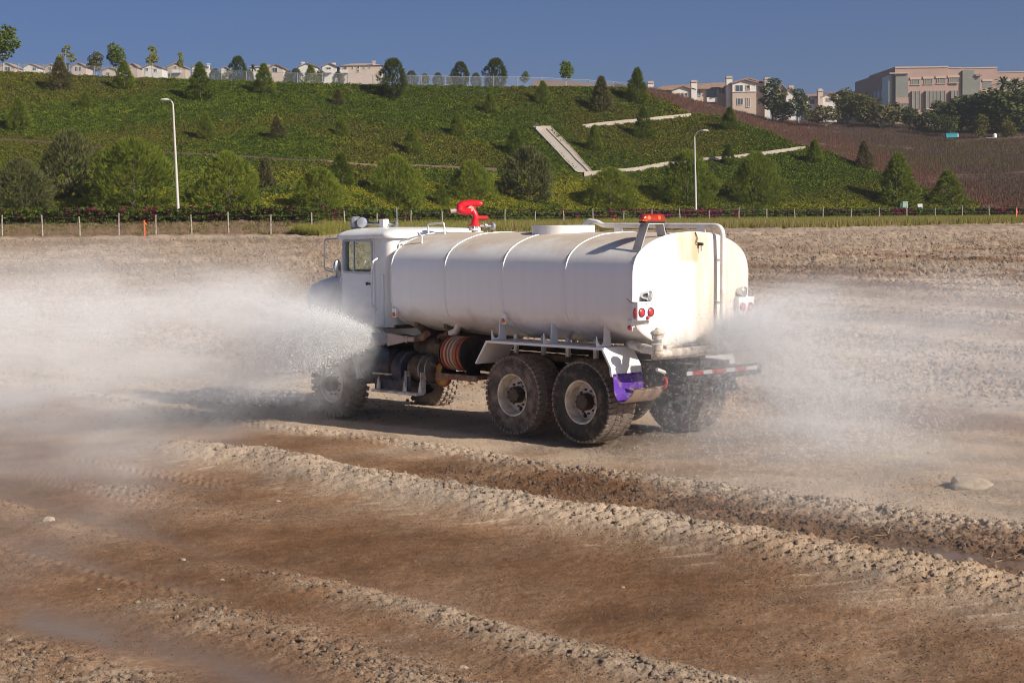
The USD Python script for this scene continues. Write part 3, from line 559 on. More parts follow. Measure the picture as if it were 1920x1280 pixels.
part(T, 'pump', [lathe([(1e-4, -.22), (.17, -.22), (.20, -.16), (.20, .10), (.14, .18), (.10, .30), (1e-4, .30)], (3.9, .62, 1.13), (1, .2, 0), 20), box((3.45, .6, 1.1), (.5, .35, .25), .03)], 'frame_dark', 40)
part(T, 'supply_pipe', [tube(bend([(4.6, .7, 1.22), (4.05, .85, 1.26), (3.75, .92, 1.30), (3.70, .92, 1.36), (3.62, .95, 1.365)], .06), .05, 12)], 'rusty', 50)
part(T, 'supply_pipe', [tube(bend([(3.7, .6, 1.30), (3.25, .75, 1.36), (3.05, .85, 1.40)], .06), .055, 12)], 'rusty', 50)
part(T, 'white_elbow', [tube(bend([(3.18, .85, 1.395), (3.02, .88, 1.42), (2.93, .90, 1.58)], .10), .055, 14)], 'pipe_paint', 50)
part(T, 'valve_body', [sphere((3.32, .78, 1.33), .09, 2), cyl((3.32, .78, 1.33), (3.32, 1.0, 1.33), .02, 8)], 'rusty', 50)
# left front fan nozzle
nz0 = np.array([4.02, 1.08, 1.27]); nd = np.array([.80, .45, -.02]); nd /= np.linalg.norm(nd); nside = np.cross([0, 0, 1], nd); nside /= np.linalg.norm(nside)
fanm = [hull([nz0 + nd * a + nside * s * hw + np.array([0, 0, 1]) * t * hh for a, hw, hh in ((0, .045, .045), (.26, .10, .10)) for s in (-1, 1) for t in (-1, 1)])]
part(T, 'fan_nozzle', fanm + [cyl(nz0 - nd * .16, nz0 + nd * .02, .04, 14), cyl(nz0 - nd * .05, nz0 - nd * .01, .058, 14)], 'plastic_pale')
# hose reel
reel = part(T, 'hose_reel', None, None)
for u in (3.08, 2.60):
    part(reel, 'reel_flange', [lathe([(1e-4, -.012), (.25, -.010), (.268, -.014), (.268, .014), (.25, .010), (1e-4, .010)], (u, .93, 1.10), (1, 0, 0), 32)], 'black_steel', 30)
for k in range(16):
    u = 2.64 + .0265 * k; R = .250 - .010 * ((k * 7) % 3)
    a = np.linspace(0, 2 * np.pi, 29); part(reel, 'hose', tube(np.stack([u + 0 * a, .93 + R * np.cos(a), 1.10 + R * np.sin(a)], 1), .0155, 7, False), 'hose_pale' if k in (5, 6, 7, 9, 12) else 'hose_orange', True)
part(reel, 'reel_core', [cyl((2.61, .93, 1.10), (3.07, .93, 1.10), .19, 24), cyl((2.54, .93, 1.1), (3.14, .93, 1.1), .03, 10), cyl((2.575, .93, 1.1), (2.60, .93, 1.1), .08, 14)], 'black_steel')
part(reel, 'reel_bracket', [prism([(.80, .78), (1.12, .78), (.97, 1.14), (.90, 1.14)], 0, 2.55, 2.57), prism([(.80, .78), (1.12, .78), (.97, 1.14), (.90, 1.14)], 0, 3.11, 3.13)], 'black_steel')
part(reel, 'reel_shelf', [box((2.75, .86, .76), (.95, .50, .05), .006), box((2.75, 1.12, .755), (.95, .02, .09), .004)], 'rusty')
r2 = part(T, 'small_reel', [cyl((3.34, .84, .74), (3.34, .90, .74), .165, 26)], 'yellow_disc')
part(r2, 'hose', [tube(np.stack([3.34 + R * np.cos(a), .86 + 0 * a + dv, .74 + R * np.sin(a)], 1), .018, 7, False) for R, dv in ((.17, 0), (.175, .03)) for a in [np.linspace(0, 2 * np.pi, 29)]], 'hose_orange', True)
part(r2, 'handle', [tube(np.array([(3.52, .92, .86), (3.60, .94, .90), (3.66, .95, .84)]), .014, 6), cyl((3.5, .9, .88), (3.52, .98, .90), .03, 10)], 'grey_metal')
# fuel tank, air tank, steps
ft = part(T, 'fuel_tank', [lathe([(1e-4, 0), (.27, 0), (.29, .02), (.29, 1.05), (.27, 1.07), (1e-4, 1.07)], (4.10, .84, .78), (1, 0, 0), 32)], 'fuel_blue', 40)
for u in (4.35, 4.85): part(ft, 'tank_strap', [lathe([(.29, -.03), (.299, -.03), (.299, .03), (.29, .03)], (u, .84, .78), (1, 0, 0), 32)], 'black_steel', 30)
at_ = part(T, 'air_tank', [lathe([(1e-4, -.01), (.12, 0), (.20, .03), (.225, .07), (.225, .55), (.20, .59), (1e-4, .62)], (3.48, .80, .80), (1, 0, 0), 32)], 'frame_dark', 40)
for u in (3.60, 3.76): part(at_, 'tank_strap', [lathe([(.225, -.012), (.236, -.012), (.236, .012), (.225, .012)], (u, .80, .80), (1, 0, 0), 32)], 'grey_metal', 30)
st = part(T, 'cab_step', [box((4.12, 1.16, .435), (1.12, .16, .035), .004)], 'dirty_white')
for u in (4.66, 4.0, 3.62): part(st, 'step_bracket', [prism([(u - .05, .45), (u + .05, .45), (u + .01, .62), (u - .01, .62)], 1, 1.10, 1.115), box((u, 1.05, .6), (.02, .10, .34))], 'dirty_white')
part(T, 'cab_step', [box((4.50, 1.14, .705), (.42, .10, .025), .004)], 'dirty_white')
part(T, 'step_panel', [box((4.35, 1.06, .56), (.9, .02, .24), .003)], 'fuel_blue')
part(T, 'splash_flap', [box((5.12, .85, .74), (.015, .5, .5), .003)], 'black_rubber')
# rear fenders with gussets and the bent purple flap
for s in (1, -1):
    fo = [(2.12, 1.011), (1.875, 1.361), (-.49, 1.370), (-.656, 1.115), (-.678, .985)]
    th = .012; inn = [(2.105, 1.003), (1.868, 1.349), (-.484, 1.358), (-.645, 1.111), (-.666, .985)]
    lo, hi = (.70, 1.30) if s > 0 else (-1.30, -.70)
    fd = part(T, 'rear_fender', prism(fo + inn[::-1], 1, lo, hi), 'white_paint', 20)
    lip = [(u, w - .035) for u, w in inn]; lip[0] = (2.085, .985)
    v0 = 1.30 if s > 0 else -1.306
    part(fd, 'fender_lip', prism([(u, w + .002) for u, w in fo] + [(1.855 if i == 1 else -.474 if i == 2 else u + (-.03 if i == 0 else .035), w - (.032 if 0 < i < 3 else 0)) for i, (u, w) in list(enumerate(fo))[::-1]], 1, v0, v0 + .006), 'weld_paint', 20)
    for u in (1.77, .68, -.36):
        a = np.linspace(-.1 * np.pi, -.93 * np.pi, 9)
        poly = [(1.285, 1.373), (1.285, 1.50)] + [(1.19 - .088 * math.cos(t), 1.50 + .105 * math.sin(t)) for t in np.linspace(math.pi * 1.05, math.pi * 1.95, 9)][::1]
        poly = [(1.285, 1.373), (1.283, 1.52)] + [(1.20 + .075 * math.cos(t), 1.50 + .10 * math.sin(t)) for t in np.linspace(-.05 * math.pi, -.80 * math.pi, 9)] + [(1.13, 1.62), (1.115, 1.67), (1.02, 1.585), (1.0, 1.373)]
        poly = [(s * a_, b_) for a_, b_ in poly]
        part(fd, 'gusset', prism(poly, 0, u - .008, u + .008), 'weld_paint', 20)
    sec = np.array([(-.684, 1.02), (-.690, .88), (-.705, .77), (-.745, .69), (-.81, .645), (-.89, .655), (-.97, .71), (-1.04, .78), (-1.10, .85)])
    cs = CubicSpline(np.arange(9), sec); ss = np.linspace(0, 8, 33); cu = cs(ss)
    tg = cs(ss, 1); nn = np.stack([-tg[:, 1], tg[:, 0]], 1); nn /= np.linalg.norm(nn, axis=1, keepdims=True)
    vv = np.linspace(.70, 1.29, 9); nr = np.random.default_rng(3 + s)
    def sheet(i0, i1, ragged):
        P = []
        for side in (0, 1):
            Q = np.array([[(cu[i, 0] + nn[i, 0] * .006 * (1 if side else -1), v * s, cu[i, 1] + nn[i, 1] * .006 * (1 if side else -1)) for v in vv] for i in range(i0, i1)])
            if ragged: Q[-1, :, 0] += nr.uniform(-.05, .05, 9); Q[-2, :, 0] += nr.uniform(-.02, .02, 9)
            else: Q[:, -1, 1] -= s * .0
            P.append(Q)
        return [grid(P[0]), grid(P[1][:, ::-1]), grid(np.array([P[0][:, 0], P[1][:, 0]])), grid(np.array([P[1][:, -1], P[0][:, -1]]))]
    mf = part(T, 'mud_flap', sheet(0, 17, False), 'flap_purple' if s > 0 else 'black_rubber', 60, label='bent purple mud flap' if s > 0 else None)
    if s > 0: part(mf, 'curled_end', sheet(16, 33, True), 'flap_tan', 60)
    part(mf, 'bolt', [lathe([(1e-4, .012), (.014, .010), (.017, 0)], (-.690, s * v, 1.01), (-1, 0, .05), 8) for v in (.76, .90, 1.04, 1.18, 1.26)], 'black_steel')
# wheels
def tyre(R, face, wid, rimR, lugs, deep, seed=0):
    """Wheel-local: axis along v, the outer face at v = 0, the tyre running inwards to -wid. Returns sidewall and tread meshes."""
    sh = .055
    pr = [(rimR, -.03), (rimR + .01, .004), (rimR + .05, .012), ((rimR + face) / 2, .018), (face - .03, .008), (face, -.012), (R - .012, -sh), (R, -sh - .04), (R + .004, -wid / 2), (R, -wid + sh + .04), (R - .012, -wid + sh), (face, -wid + .012), (face - .05, -wid), (rimR, -wid + .03)]
    side = lathe(pr[:7], (0, 0, 0), (0, 1, 0), 72); tread = lathe(pr[6:], (0, 0, 0), (0, 1, 0), 72)
    side = cat([side] + [lathe([(face - a, .012), (face - a - .006, .020), (face - a - .014, .012)], (0, 0, 0), (0, 1, 0), 72) for a in (.055, .10)])
    ms = [tread]; a_ = frame((0, 1, 0))
    for k in range(lugs):
        for row in range(4):
            t = (k + .5 * (row % 2)) / lugs * 2 * math.pi; c, s_ = math.cos(t), math.sin(t)
            wv = wid / 4; vc = -wv * (row + .5); ln = 2 * math.pi * R / lugs * (.80 if deep < .02 else .60)
            b = box((0, 0, 0), (ln, wv * .90, deep * 2 + .02), .006)
            b.apply_transform(trimesh.transformations.rotation_matrix(.20 if row % 2 else -.20, [0, 0, 1]))
            rr = R - (.012 if row in (0, 3) else 0) - .004 + (deep - .006) * .5
            if row in (0, 3): vc += .018 if row == 0 else -.018; 
            X = np.eye(4); X[:3, :3] = np.array([[-s_, 0, c], [0, 1, 0], [c, 0, s_]]); X[:3, 3] = (rr * c, vc, rr * s_); b.apply_transform(X); ms.append(b)
            if row in (0, 3) and deep >= .02:
                q = box((0, 0, 0), (ln, .02, .07), .006); X2 = X.copy(); X2[:3, 3] = ((face - .015) * c, (-.004 if row == 0 else -wid + .004), (face - .015) * s_); q.apply_transform(X2); ms.append(q)
    return side, cat(ms)
def wheel(u, w, s, front, sidem, spin):
    W = part(T, 'wheel', None, None, loc=(u, s * (1.17 if front else 1.22), w))
    if s < 0 or spin:
        UsdGeom.Xformable(W).AddRotateXYZOp().Set(Gf.Vec3f(0, spin, 0 if s > 0 else 180))
    R, face, wid = (.535, .515, .34) if front else (.572, .553, .49)
    sd, td = tyre(R, face, wid, .300, 30 if front else 46, .022 if front else .009)
    ty = part(W, 'tyre', td, 'tyre_mud', 30); part(W, 'tyre_sidewall', sd, sidem, 45)
    if front:
        part(W, 'rim', [lathe([(.302, -.02), (.312, .0), (.306, .012), (.285, .0), (.275, -.05), (.26, -.06), (.20, -.045), (.15, -.035), (1e-4, -.035)], (0, 0, 0), (0, 1, 0), 48)], 'rim_disc', 40)
        part(W, 'hub', [lathe([(.13, -.04), (.13, .05), (.115, .065), (1e-4, .068)], (0, 0, 0), (0, 1, 0), 28)], 'hub_oily', 40)
        rn, vd = .178, -.040
    else:
        part(W, 'rim', [lathe([(.302, -.02), (.314, .0), (.308, .014), (.288, .004), (.276, -.05), (.268, -.14), (.262, -.20)], (0, 0, 0), (0, 1, 0), 56)], 'rim_cream', 40)
        part(W, 'wheel_disc', [lathe([(.264, -.16), (.245, -.155), (.20, -.140), (.14, -.135), (1e-4, -.135)], (0, 0, 0), (0, 1, 0), 48)], 'rim_disc' if spin < 40 else 'dirty_white', 40)
        part(W, 'hub', [lathe([(.125, -.14), (.120, -.02), (.112, -.005), (.06, 0), (1e-4, .002)], (0, 0, 0), (0, 1, 0), 28)] + [cyl((.10 * math.cos(t), -.02, .10 * math.sin(t)), (.10 * math.cos(t), .012, .10 * math.sin(t)), .012, 6) for t in np.arange(8) * math.pi / 4], 'hub_oily', 40)
        for t in (2.3, -1.3): part(W, 'hand_hole', [cyl((.205 * math.cos(t), -.15, .205 * math.sin(t)), (.205 * math.cos(t), -.136, .205 * math.sin(t)), .036, 18)], 'black_rubber')
        rn, vd = .168, -.137
    for k in range(10):
        t = k * math.pi / 5 + .15; part(W, 'wheel_nut', [cyl((rn * math.cos(t), vd, rn * math.sin(t)), (rn * math.cos(t), vd + .03, rn * math.sin(t)), .016, 6)], 'hub_oily')
for u, fr, sm, sp in ((0, False, 'tyre_face', 0), (1.4, False, 'tyre_old', 25), (5.81, True, 'tyre_mud', 12)):
    for s in (1, -1): wheel(u, .585 if not fr else .455, s, fr, sm, sp if s > 0 else -sp + 40)
# cab: hollow shell cut by its windows
def rrect(u0, u1, hv, r0_, r1_, n=6):
    pts = []
    for cu_, cv, r, a0 in ((u1 - r1_, hv - r1_, r1_, 0), (u0 + r0_, hv - r0_, r0_, 90), (u0 + r0_, -hv + r0_, r0_, 180), (u1 - r1_, -hv + r1_, r1_, 270)):
        pts += [(cu_ + r * math.cos(math.radians(a0 + k * 90 / n)), cv + r * math.sin(math.radians(a0 + k * 90 / n))) for k in range(n + 1)]
    return pts
def ext(poly, z0, z1, axis=2): return trimesh.Trimesh(prism(poly, axis, z0, z1).vertices, prism(poly, axis, z0, z1).faces)
def man(m):
    m = trimesh.Trimesh(m.vertices, m.faces, process=True); m.merge_vertices(); trimesh.repair.fix_normals(m)
    return m3.Manifold(m3.Mesh(np.asarray(m.vertices, np.float32), np.asarray(m.faces, np.uint32)))
HV = 1.03
def rw(u0, u1, w0, w1, r=.05): return Polygon([(u0 + r, w0 + r), (u1 - r, w0 + r), (u1 - r, w1 - r), (u0 + r, w1 - r)]).buffer(r, quad_segs=4)
shell = man(ext(rrect(4.42, 5.74, HV, .16, .10), 1.43, 2.87)) - man(ext(rrect(4.47, 5.69, HV - .05, .12, .08), 1.50, 2.95))
shell -= man(prism(rw(4.88, 5.61, 2.30, 2.80), 1, -1.3, 1.3))
shell -= man(prism(rw(-.88, -.06, 2.33, 2.79), 0, 5.5, 6.0)); shell -= man(prism(rw(.06, .88, 2.33, 2.79), 0, 5.5, 6.0))
shell -= man(prism(rw(-.45, .45, 2.38, 2.74), 0, 4.2, 4.6)); shell -= man(prism(rw(.60, .90, 2.42, 2.76), 0, 4.2, 4.6)); shell -= man(prism(rw(-.90, -.60, 2.42, 2.76), 0, 4.2, 4.6))
cab = part(T, 'cab', tm(shell), 'white_paint', 30)
rings = []
for w, ins in ((2.845, .02), (2.85, -.045), (2.875, -.055), (2.91, -.05), (2.95, .0), (2.985, .09), (3.008, .24), (3.02, .45), (3.024, .62)):
    rr_ = np.array(rrect(4.40 + ins * .8, 5.86 - ins * .55, HV - ins, max(.05, .20 - ins * .1), max(.05, .20 - ins * .1)))
    rings.append(np.column_stack([rr_, w - .03 * np.clip((rr_[:, 0] - 5.2) / .7, 0, 1) ** 2]))
part(cab, 'roof', loft(rings, True, True), 'white_paint', 40)
dp = Polygon([(4.82, 1.47), (5.66, 1.47), (5.68, 2.3), (5.66, 2.84), (4.82, 2.84)])
dman = man(prism(dp.buffer(-.03).buffer(.03, quad_segs=4), 1, 1.028, 1.046)) - man(prism(rw(4.88, 5.61, 2.30, 2.80), 1, .9, 1.3))
for s in (1, -1):
    dm = tm(dman); 
    if s < 0: dm.vertices[:, 1] *= -1; dm.invert()
    part(cab, 'door', dm, 'white_paint', 25)
    fr_ = rw(4.855, 5.635, 2.275, 2.825, .06).difference(rw(4.89, 5.60, 2.31, 2.79, .05))
    fo_ = [prism(fr_, 1, 1.040, 1.058), box((5.34, 1.045, 2.55), (.025, .02, .49)), box((5.585, 1.04, 2.55), (.03, .02, .48))]
    fo_ = cat(fo_); 
    if s < 0: fo_.vertices[:, 1] *= -1; fo_.invert()
    part(cab, 'window_frame', fo_, 'grey_metal', 30)
    part(cab, 'window_glass', box((5.245, s * 1.0, 2.55), (.72, .004, .49)), 'window_glass', False)
    gp = [(4.72, s * 1.05, 2.53), (4.76, s * 1.13, 2.48), (4.80, s * 1.13, 1.80), (4.78, s * 1.04, 1.69)]
    part(cab, 'grab_rail', tube(bend(gp, .06, 5), .017, 8), 'chrome' if s < 0 else 'weld_paint', True)
    part(cab, 'door_handle', [box((4.94, s * 1.065, 2.118), (.13, .03, .03), .008), box((5.0, s * 1.055, 2.118), (.04, .03, .05), .006)], 'black_steel')
    part(cab, 'hinge', [cyl((5.70, s * 1.045, w), (5.70, s * 1.045, w + .10), .016, 8) for w in (1.62, 2.12)], 'weld_paint')
    mir = part(T, 'mirror', [sphere((5.46, s * 1.30, 2.36), 1, 2, (.035, .08, .15))], 'chrome', True)
    part(mir, 'mirror_arm', [tube(bend([(5.80, s * 1.02, 2.84), (5.92, s * 1.20, 2.83), (5.92, s * 1.22, 2.33), (5.70, s * 1.05, 2.26)], .05), .012, 8), tube(np.array([(5.9, s * 1.22, 2.36), (5.6, s * 1.28, 2.34), (5.47, s * 1.29, 2.36)]), .011, 6)], 'chrome', True)
    part(T, 'cab_corner_rib', [box((4.635, s * 1.035, 1.86), (.10, .02, .84), .008)], 'white_paint')
part(cab, 'door_lit_patch', prism(rw(4.86, 5.30, 2.03, 2.27, .09), 1, 1.040, 1.052), 'weld_paint', 40)  # lit region of the door, put in as a raised pale panel
for v0, v1 in ((-.88, -.06), (.06, .88)): part(cab, 'windscreen', box((5.715, (v0 + v1) / 2, 2.56), (.006, .82, .46)), 'window_glass', False)
part(cab, 'rear_window', [box((4.445, 0, 2.56), (.005, .9, .36)), box((4.445, .75, 2.59), (.005, .3, .34)), box((4.445, -.75, 2.59), (.005, .3, .34))], 'window_glass', False)
part(cab, 'seat', [box((4.78, .45, 1.95), (.45, .5, .18), .04), hull([(4.58, .22, 2.0), (4.58, .68, 2.0), (4.70, .22, 2.0), (4.70, .68, 2.0), (4.53, .25, 2.52), (4.53, .65, 2.52), (4.60, .25, 2.52), (4.60, .65, 2.52)])], 'seat_dark')
part(cab, 'steering_wheel', [tube(np.stack([5.22 + .09 * np.sin(a), .45 + .22 * np.cos(a), 2.33 + .20 * np.sin(a)], 1), .014, 6, False) for a in [np.linspace(0, 2 * np.pi, 25)]] + [cyl((5.45, .45, 2.15), (5.22, .45, 2.33), .03, 8)], 'seat_dark', True)
part(cab, 'dashboard', [box((5.52, 0, 2.18), (.32, 1.9, .24), .04)], 'seat_dark')
part(T, 'cab_underside', [box((5.0, 0, 1.44), (1.2, 1.9, .06))], 'frame_dark')
# on the roof
rl = part(T, 'roof_lamp', [lathe([(1e-4, -.13), (.05, -.12), (.085, -.05), (.09, .03), (.085, .035)], (5.70, .60, 3.105), (-.75, .55, .05), 24), cyl((5.70, .60, 3.0), (5.70, .60, 3.05), .02, 8)], 'chrome', 40)
part(rl, 'lens', [lathe([(1e-4, .045), (.05, .042), (.083, .033)], (5.70, .60, 3.105), (-.75, .55, .05), 24)], 'lamp_glass', True)
part(T, 'roof_lamp', [box((5.86, .60, 3.10), (.10, .20, .20), .03)], 'grey_metal')
part(T, 'air_horn', [lathe([(.018, 0), (.02, .30), (.03, .40), (.065, .47)], (5.34, .35, 3.075), (1, .15, .02), 16), cyl((5.30, .35, 3.075), (5.36, .35, 3.075), .04, 12), tube(np.array([(5.45, .36, 3.01), (5.48, .36, 3.07)]), .012, 6)], 'chrome', 40)
part(T, 'air_horn', [lathe([(.018, 0), (.02, .22), (.03, .30), (.055, .36)], (5.34, .18, 3.075), (1, .15, .02), 16), cyl((5.30, .18, 3.075), (5.36, .18, 3.075), .035, 12), tube(np.array([(5.4, .19, 3.01), (5.43, .19, 3.07)]), .012, 6)], 'chrome', 40)
part(T, 'roof_box', [box((5.24, .50, 3.085), (.13, .12, .14), .015)], 'weld_paint')
part(T, 'antenna', [tube(np.array([(4.95, .48, 3.02), (4.93, .48, 3.08), (4.935, .48, 3.35)]), .008, 6), tube(np.array([(5.2, .45, 3.075), (4.95, .48, 3.06)]), .015, 6)], 'grey_metal')
part(T, 'visor', [hull([(5.80, s * .80, 2.93) for s in (-1, 1)] + [(5.80, s * .80, 2.90) for s in (-1, 1)] + [(5.98, s * .74, 2.97) for s in (-1, 1)] + [(5.98, s * .74, 2.955) for s in (-1, 1)])], 'black_steel')
# hood, fenders, grille, bumper and lamps at the front
def hring(u, hv, wt, wb, r): 
    P = Polygon([(-hv + r, wb), (hv - r, wb), (hv - r, wt - r), (-hv + r, wt - r)]).buffer(r, quad_segs=6)
    c = np.array(P.exterior.coords)[:-1]; return np.column_stack([np.full(len(c), u), c])
hood = part(T, 'hood', loft([hring(u, hv, wt, 1.25, .14) for u, hv, wt in ((5.72, .88, 2.27), (6.0, .86, 2.25), (6.4, .80, 2.20), (6.8, .73, 2.13), (7.1, .66, 2.06), (7.2, .63, 2.0))], True, True), 'hood_paint', 40)
part(hood, 'grille', [box((7.225, 0, 1.62), (.04, 1.05, .62), .01)], 'chrome')
for k in range(7): part(hood, 'grille_bar', [box((7.25, -.45 + .15 * k, 1.62), (.02, .03, .56), .004)], 'black_steel')
for s in (1, -1):
    a = np.linspace(.05, math.pi - .05, 17); ro, ri = .70, .67
    arc = [(5.81 + ro * math.cos(t) * 1.05, .55 + ro * math.sin(t)) for t in a] + [(5.81 + ri * math.cos(t) * 1.05, .55 + ri * math.sin(t)) for t in a[::-1]]
    ff = part(T, 'front_fender', prism(arc, 1, min(s * .72, s * 1.20), max(s * .72, s * 1.20)), 'hood_paint', 40)
    part(ff, 'headlight', [lathe([(1e-4, -.1), (.09, -.06), (.10, .02), (.07, .04), (1e-4, .05)], (7.02, s * .86, 1.40), (1, 0, 0), 24), box((6.9, s * .80, 1.3), (.2, .2, .12), .02)], 'chrome', 40)
    part(ff, 'turn_lamp', [sphere((6.45, s * 1.1, 1.23), .045, 2)], 'amber_small', True)
part(T, 'front_bumper', [hull([(7.40, s * .8, w) for s in (-1, 1) for w in (.52, .84)] + [(7.28, s * 1.2, w) for s in (-1, 1) for w in (.54, .82)] + [(7.20, s * 1.2, w) for s in (-1, 1) for w in (.54, .82)])], 'white_paint')
# ------------------------------------------------------------------ vegetation
mat('leaf_dark', (.08, .115, .014), .8, spec=.12, island=.32, transl=.22)
mat('leaf_mid', (.145, .195, .018), .8, spec=.12, island=.32, transl=.25)
mat('leaf_olive', (.155, .145, .024), .8, spec=.12, island=.32, transl=.22)
mat('leaf_yellow', (.35, .34, .03), .8, spec=.12, island=.4, transl=.3)
mat('needle_core', (.022, .030, .010), .9, spec=.12)
mat('needle_green', (.235, .285, .034), .8, spec=.12, island=.32, transl=.32)
mat('needle_bright', (.30, .36, .04), .8, spec=.12, island=.4, transl=.25)
mat('needle_dark', (.09, .112, .028), .8, spec=.12, island=.32, transl=.15)
mat('needle_grey', (.185, .190, .065), .8, spec=.12, island=.4, transl=.15)
mat('leaf_brown', (.17, .15, .055), .8, spec=.12, island=.4)
mat('brush_red', (.22, .105, .072), .85, spec=.12, island=.4)
mat('brush_dull', (.145, .098, .075), .85, spec=.12, island=.4)
mat('flower_red', (.25, .028, .075), .6, spec=.12, island=.4, transl=.2)
mat('hedge_red', (.085, .035, .022), .65, spec=.12, island=.4)
mat('grass_green', (.33, .33, .05), .65, spec=.12, island=.35, transl=.25)
mat('grass_dry', (.36, .29, .12), .75, spec=.12, island=.3, transl=.2)
mat('bark', (.075, .055, .042), .9, (.13, .10, .08), 6)
mat('bark_pale', (.38, .33, .27), .85, (.26, .21, .16), 5)
def leaves(c, size, r, asp=.55, up=None):
    """Leaf quads: centres c (N,3), one folded pair of triangles each."""
    N = len(c); d = r.normal(size=(N, 3)); 
    if up is not None: d = d * .6 + up
    d /= np.linalg.norm(d, axis=1, keepdims=True); e = np.cross(d, r.normal(size=(N, 3))); e /= np.linalg.norm(e, axis=1, keepdims=True)
    s = np.asarray(size) * r.uniform(.7, 1.3, N); d, e = d * s[:, None] / 2, e * (s * asp)[:, None] / 2
    v = np.stack([c - d, c + e, c + d, c - e], 1).reshape(-1, 3); k = np.arange(N)[:, None] * 4
    return trimesh.Trimesh(v, np.vstack([k + [0, 1, 2], k + [0, 2, 3]]), process=False)
def clump(seed, n, rad, size, flat=.6):
    r = np.random.default_rng(seed); c = r.normal(size=(n, 3)); c /= np.linalg.norm(c, axis=1, keepdims=True); c *= rad * r.uniform(.35, 1, (n, 1)) * [1, 1, flat]
    c[:, 2] = np.abs(c[:, 2]); return leaves(c, size, r, .6, up=np.array([0, 0, .5]))
def spikes(seed, n, h, w, spread):
    r = np.random.default_rng(seed); b = np.zeros((n, 3)); b[:, :2] = r.normal(size=(n, 2)) * spread; d = r.normal(size=(n, 3)) * .42 + [0, 0, 1]; d /= np.linalg.norm(d, axis=1, keepdims=True)
    L = h * r.uniform(.5, 1.15, n); e = np.cross(d, r.normal(size=(n, 3))); e /= np.linalg.norm(e, axis=1, keepdims=True); tip = b + d * L[:, None]
    v = np.stack([b - e * w / 2, b + e * w / 2, tip], 1).reshape(-1, 3); return trimesh.Trimesh(v, np.arange(3 * n).reshape(-1, 3), process=False)
# ground cover over the green hill
GC = [('leaf_clump', clump(1, 32, .42, .15), m, False) for m in ('leaf_dark', 'leaf_mid', 'leaf_olive', 'leaf_yellow', 'leaf_brown')]
N = 90000
gx, gt = rng.uniform(-330, 1830, N), rng.uniform(0, 1, N) ** 1.05
GP = hill(gx, gt); pv = nz(GP[:, 0], GP[:, 1], .07, 61, 4); pw_ = nz(GP[:, 0], GP[:, 1], .22, 62, 3)
low = S(.42, .15, gt) * S(1500, 1100, gx) + S(.30, .1, gt) * .6
ch = np.zeros(N, int); u_ = rng.uniform(0, 1, N)
ch[u_ < .42 + .5 * (pw_ - .5)] = 1
ol = S(.40, .55, pv) * (1 - low * .8); ch[rng.uniform(0, 1, N) < .75 * ol] = 2
ye = low * S(.32, .56, pw_) * .95 + .02 + .12 * S(.60, .72, pw_); ch[rng.uniform(0, 1, N) < ye] = 3
ch[rng.uniform(0, 1, N) < .05 * S(.5, .65, pv)] = 4
keep = np.ones(N, bool); gpx = gx; gpy = np.interp(gx, HX, HYF) + gt * (np.interp(gx, HX, HR) - np.interp(gx, HX, HYF))
for ln, wd in (([(1006, 238), (1052, 280), (1100, 330)], 9), ([(1095, 238), (1140, 232), (1200, 227), (1292, 218)], 2.6), ([(1092, 328), (1180, 322), (1250, 311), (1320, 302), (1400, 292), (1508, 280)], 3.0)):
    for (xa, ya), (xb, yb) in zip(ln, ln[1:]):
        tt_ = np.clip(((gpx - xa) * (xb - xa) + (gpy - ya) * (yb - ya)) / ((xb - xa) ** 2 + (yb - ya) ** 2), 0, 1); dd = np.hypot(gpx - xa - tt_ * (xb - xa), (gpy - ya - tt_ * (yb - ya)) * (1 if wd > 8 else 1.0))
        keep &= (dd > wd * (.7 + .6 * pw_)) | ((wd < 8) & (rng.uniform(0, 1, N) < .45))
GP, pw_, ch = GP[keep], pw_[keep], ch[keep]; N = len(GP)
instancer('ground_cover', GC, GP - [0, 0, .05], rng.uniform(.7, 1.45, N) * (.8 + .5 * pw_), ch, 'dense leafy ground cover over the green hillside', 'ground cover', quat='z')
# dry reddish brush on the brown hill
BR = [('brush_tuft', spikes(11, 40, .60, .05, .38), m, False) for m in ('brush_red', 'brush_dull', 'leaf_olive')]
N = 36000
bx_, bt_ = rng.uniform(1150, 2150, N), rng.uniform(0, 1, N) ** .8
BP = bhill(bx_, bt_)
redz = S(120, 20, (bx_ - np.interp(398 - 160 * bt_, [160, 220, 260, 320, 398], [1215, 1400, 1480, 1650, 1850])) )
ch = np.where(rng.uniform(0, 1, N) < .12 + .75 * redz, 0, 1); ch[rng.uniform(0, 1, N) < .03 + .3 * S(.55, .66, nz(BP[:, 0], BP[:, 1], .05, 66, 3))] = 2
instancer('dry_brush', BR, BP - [0, 0, .1], rng.uniform(.7, 1.5, N), ch, 'dry reddish brown brush over the far hillside', 'brush', quat='z')

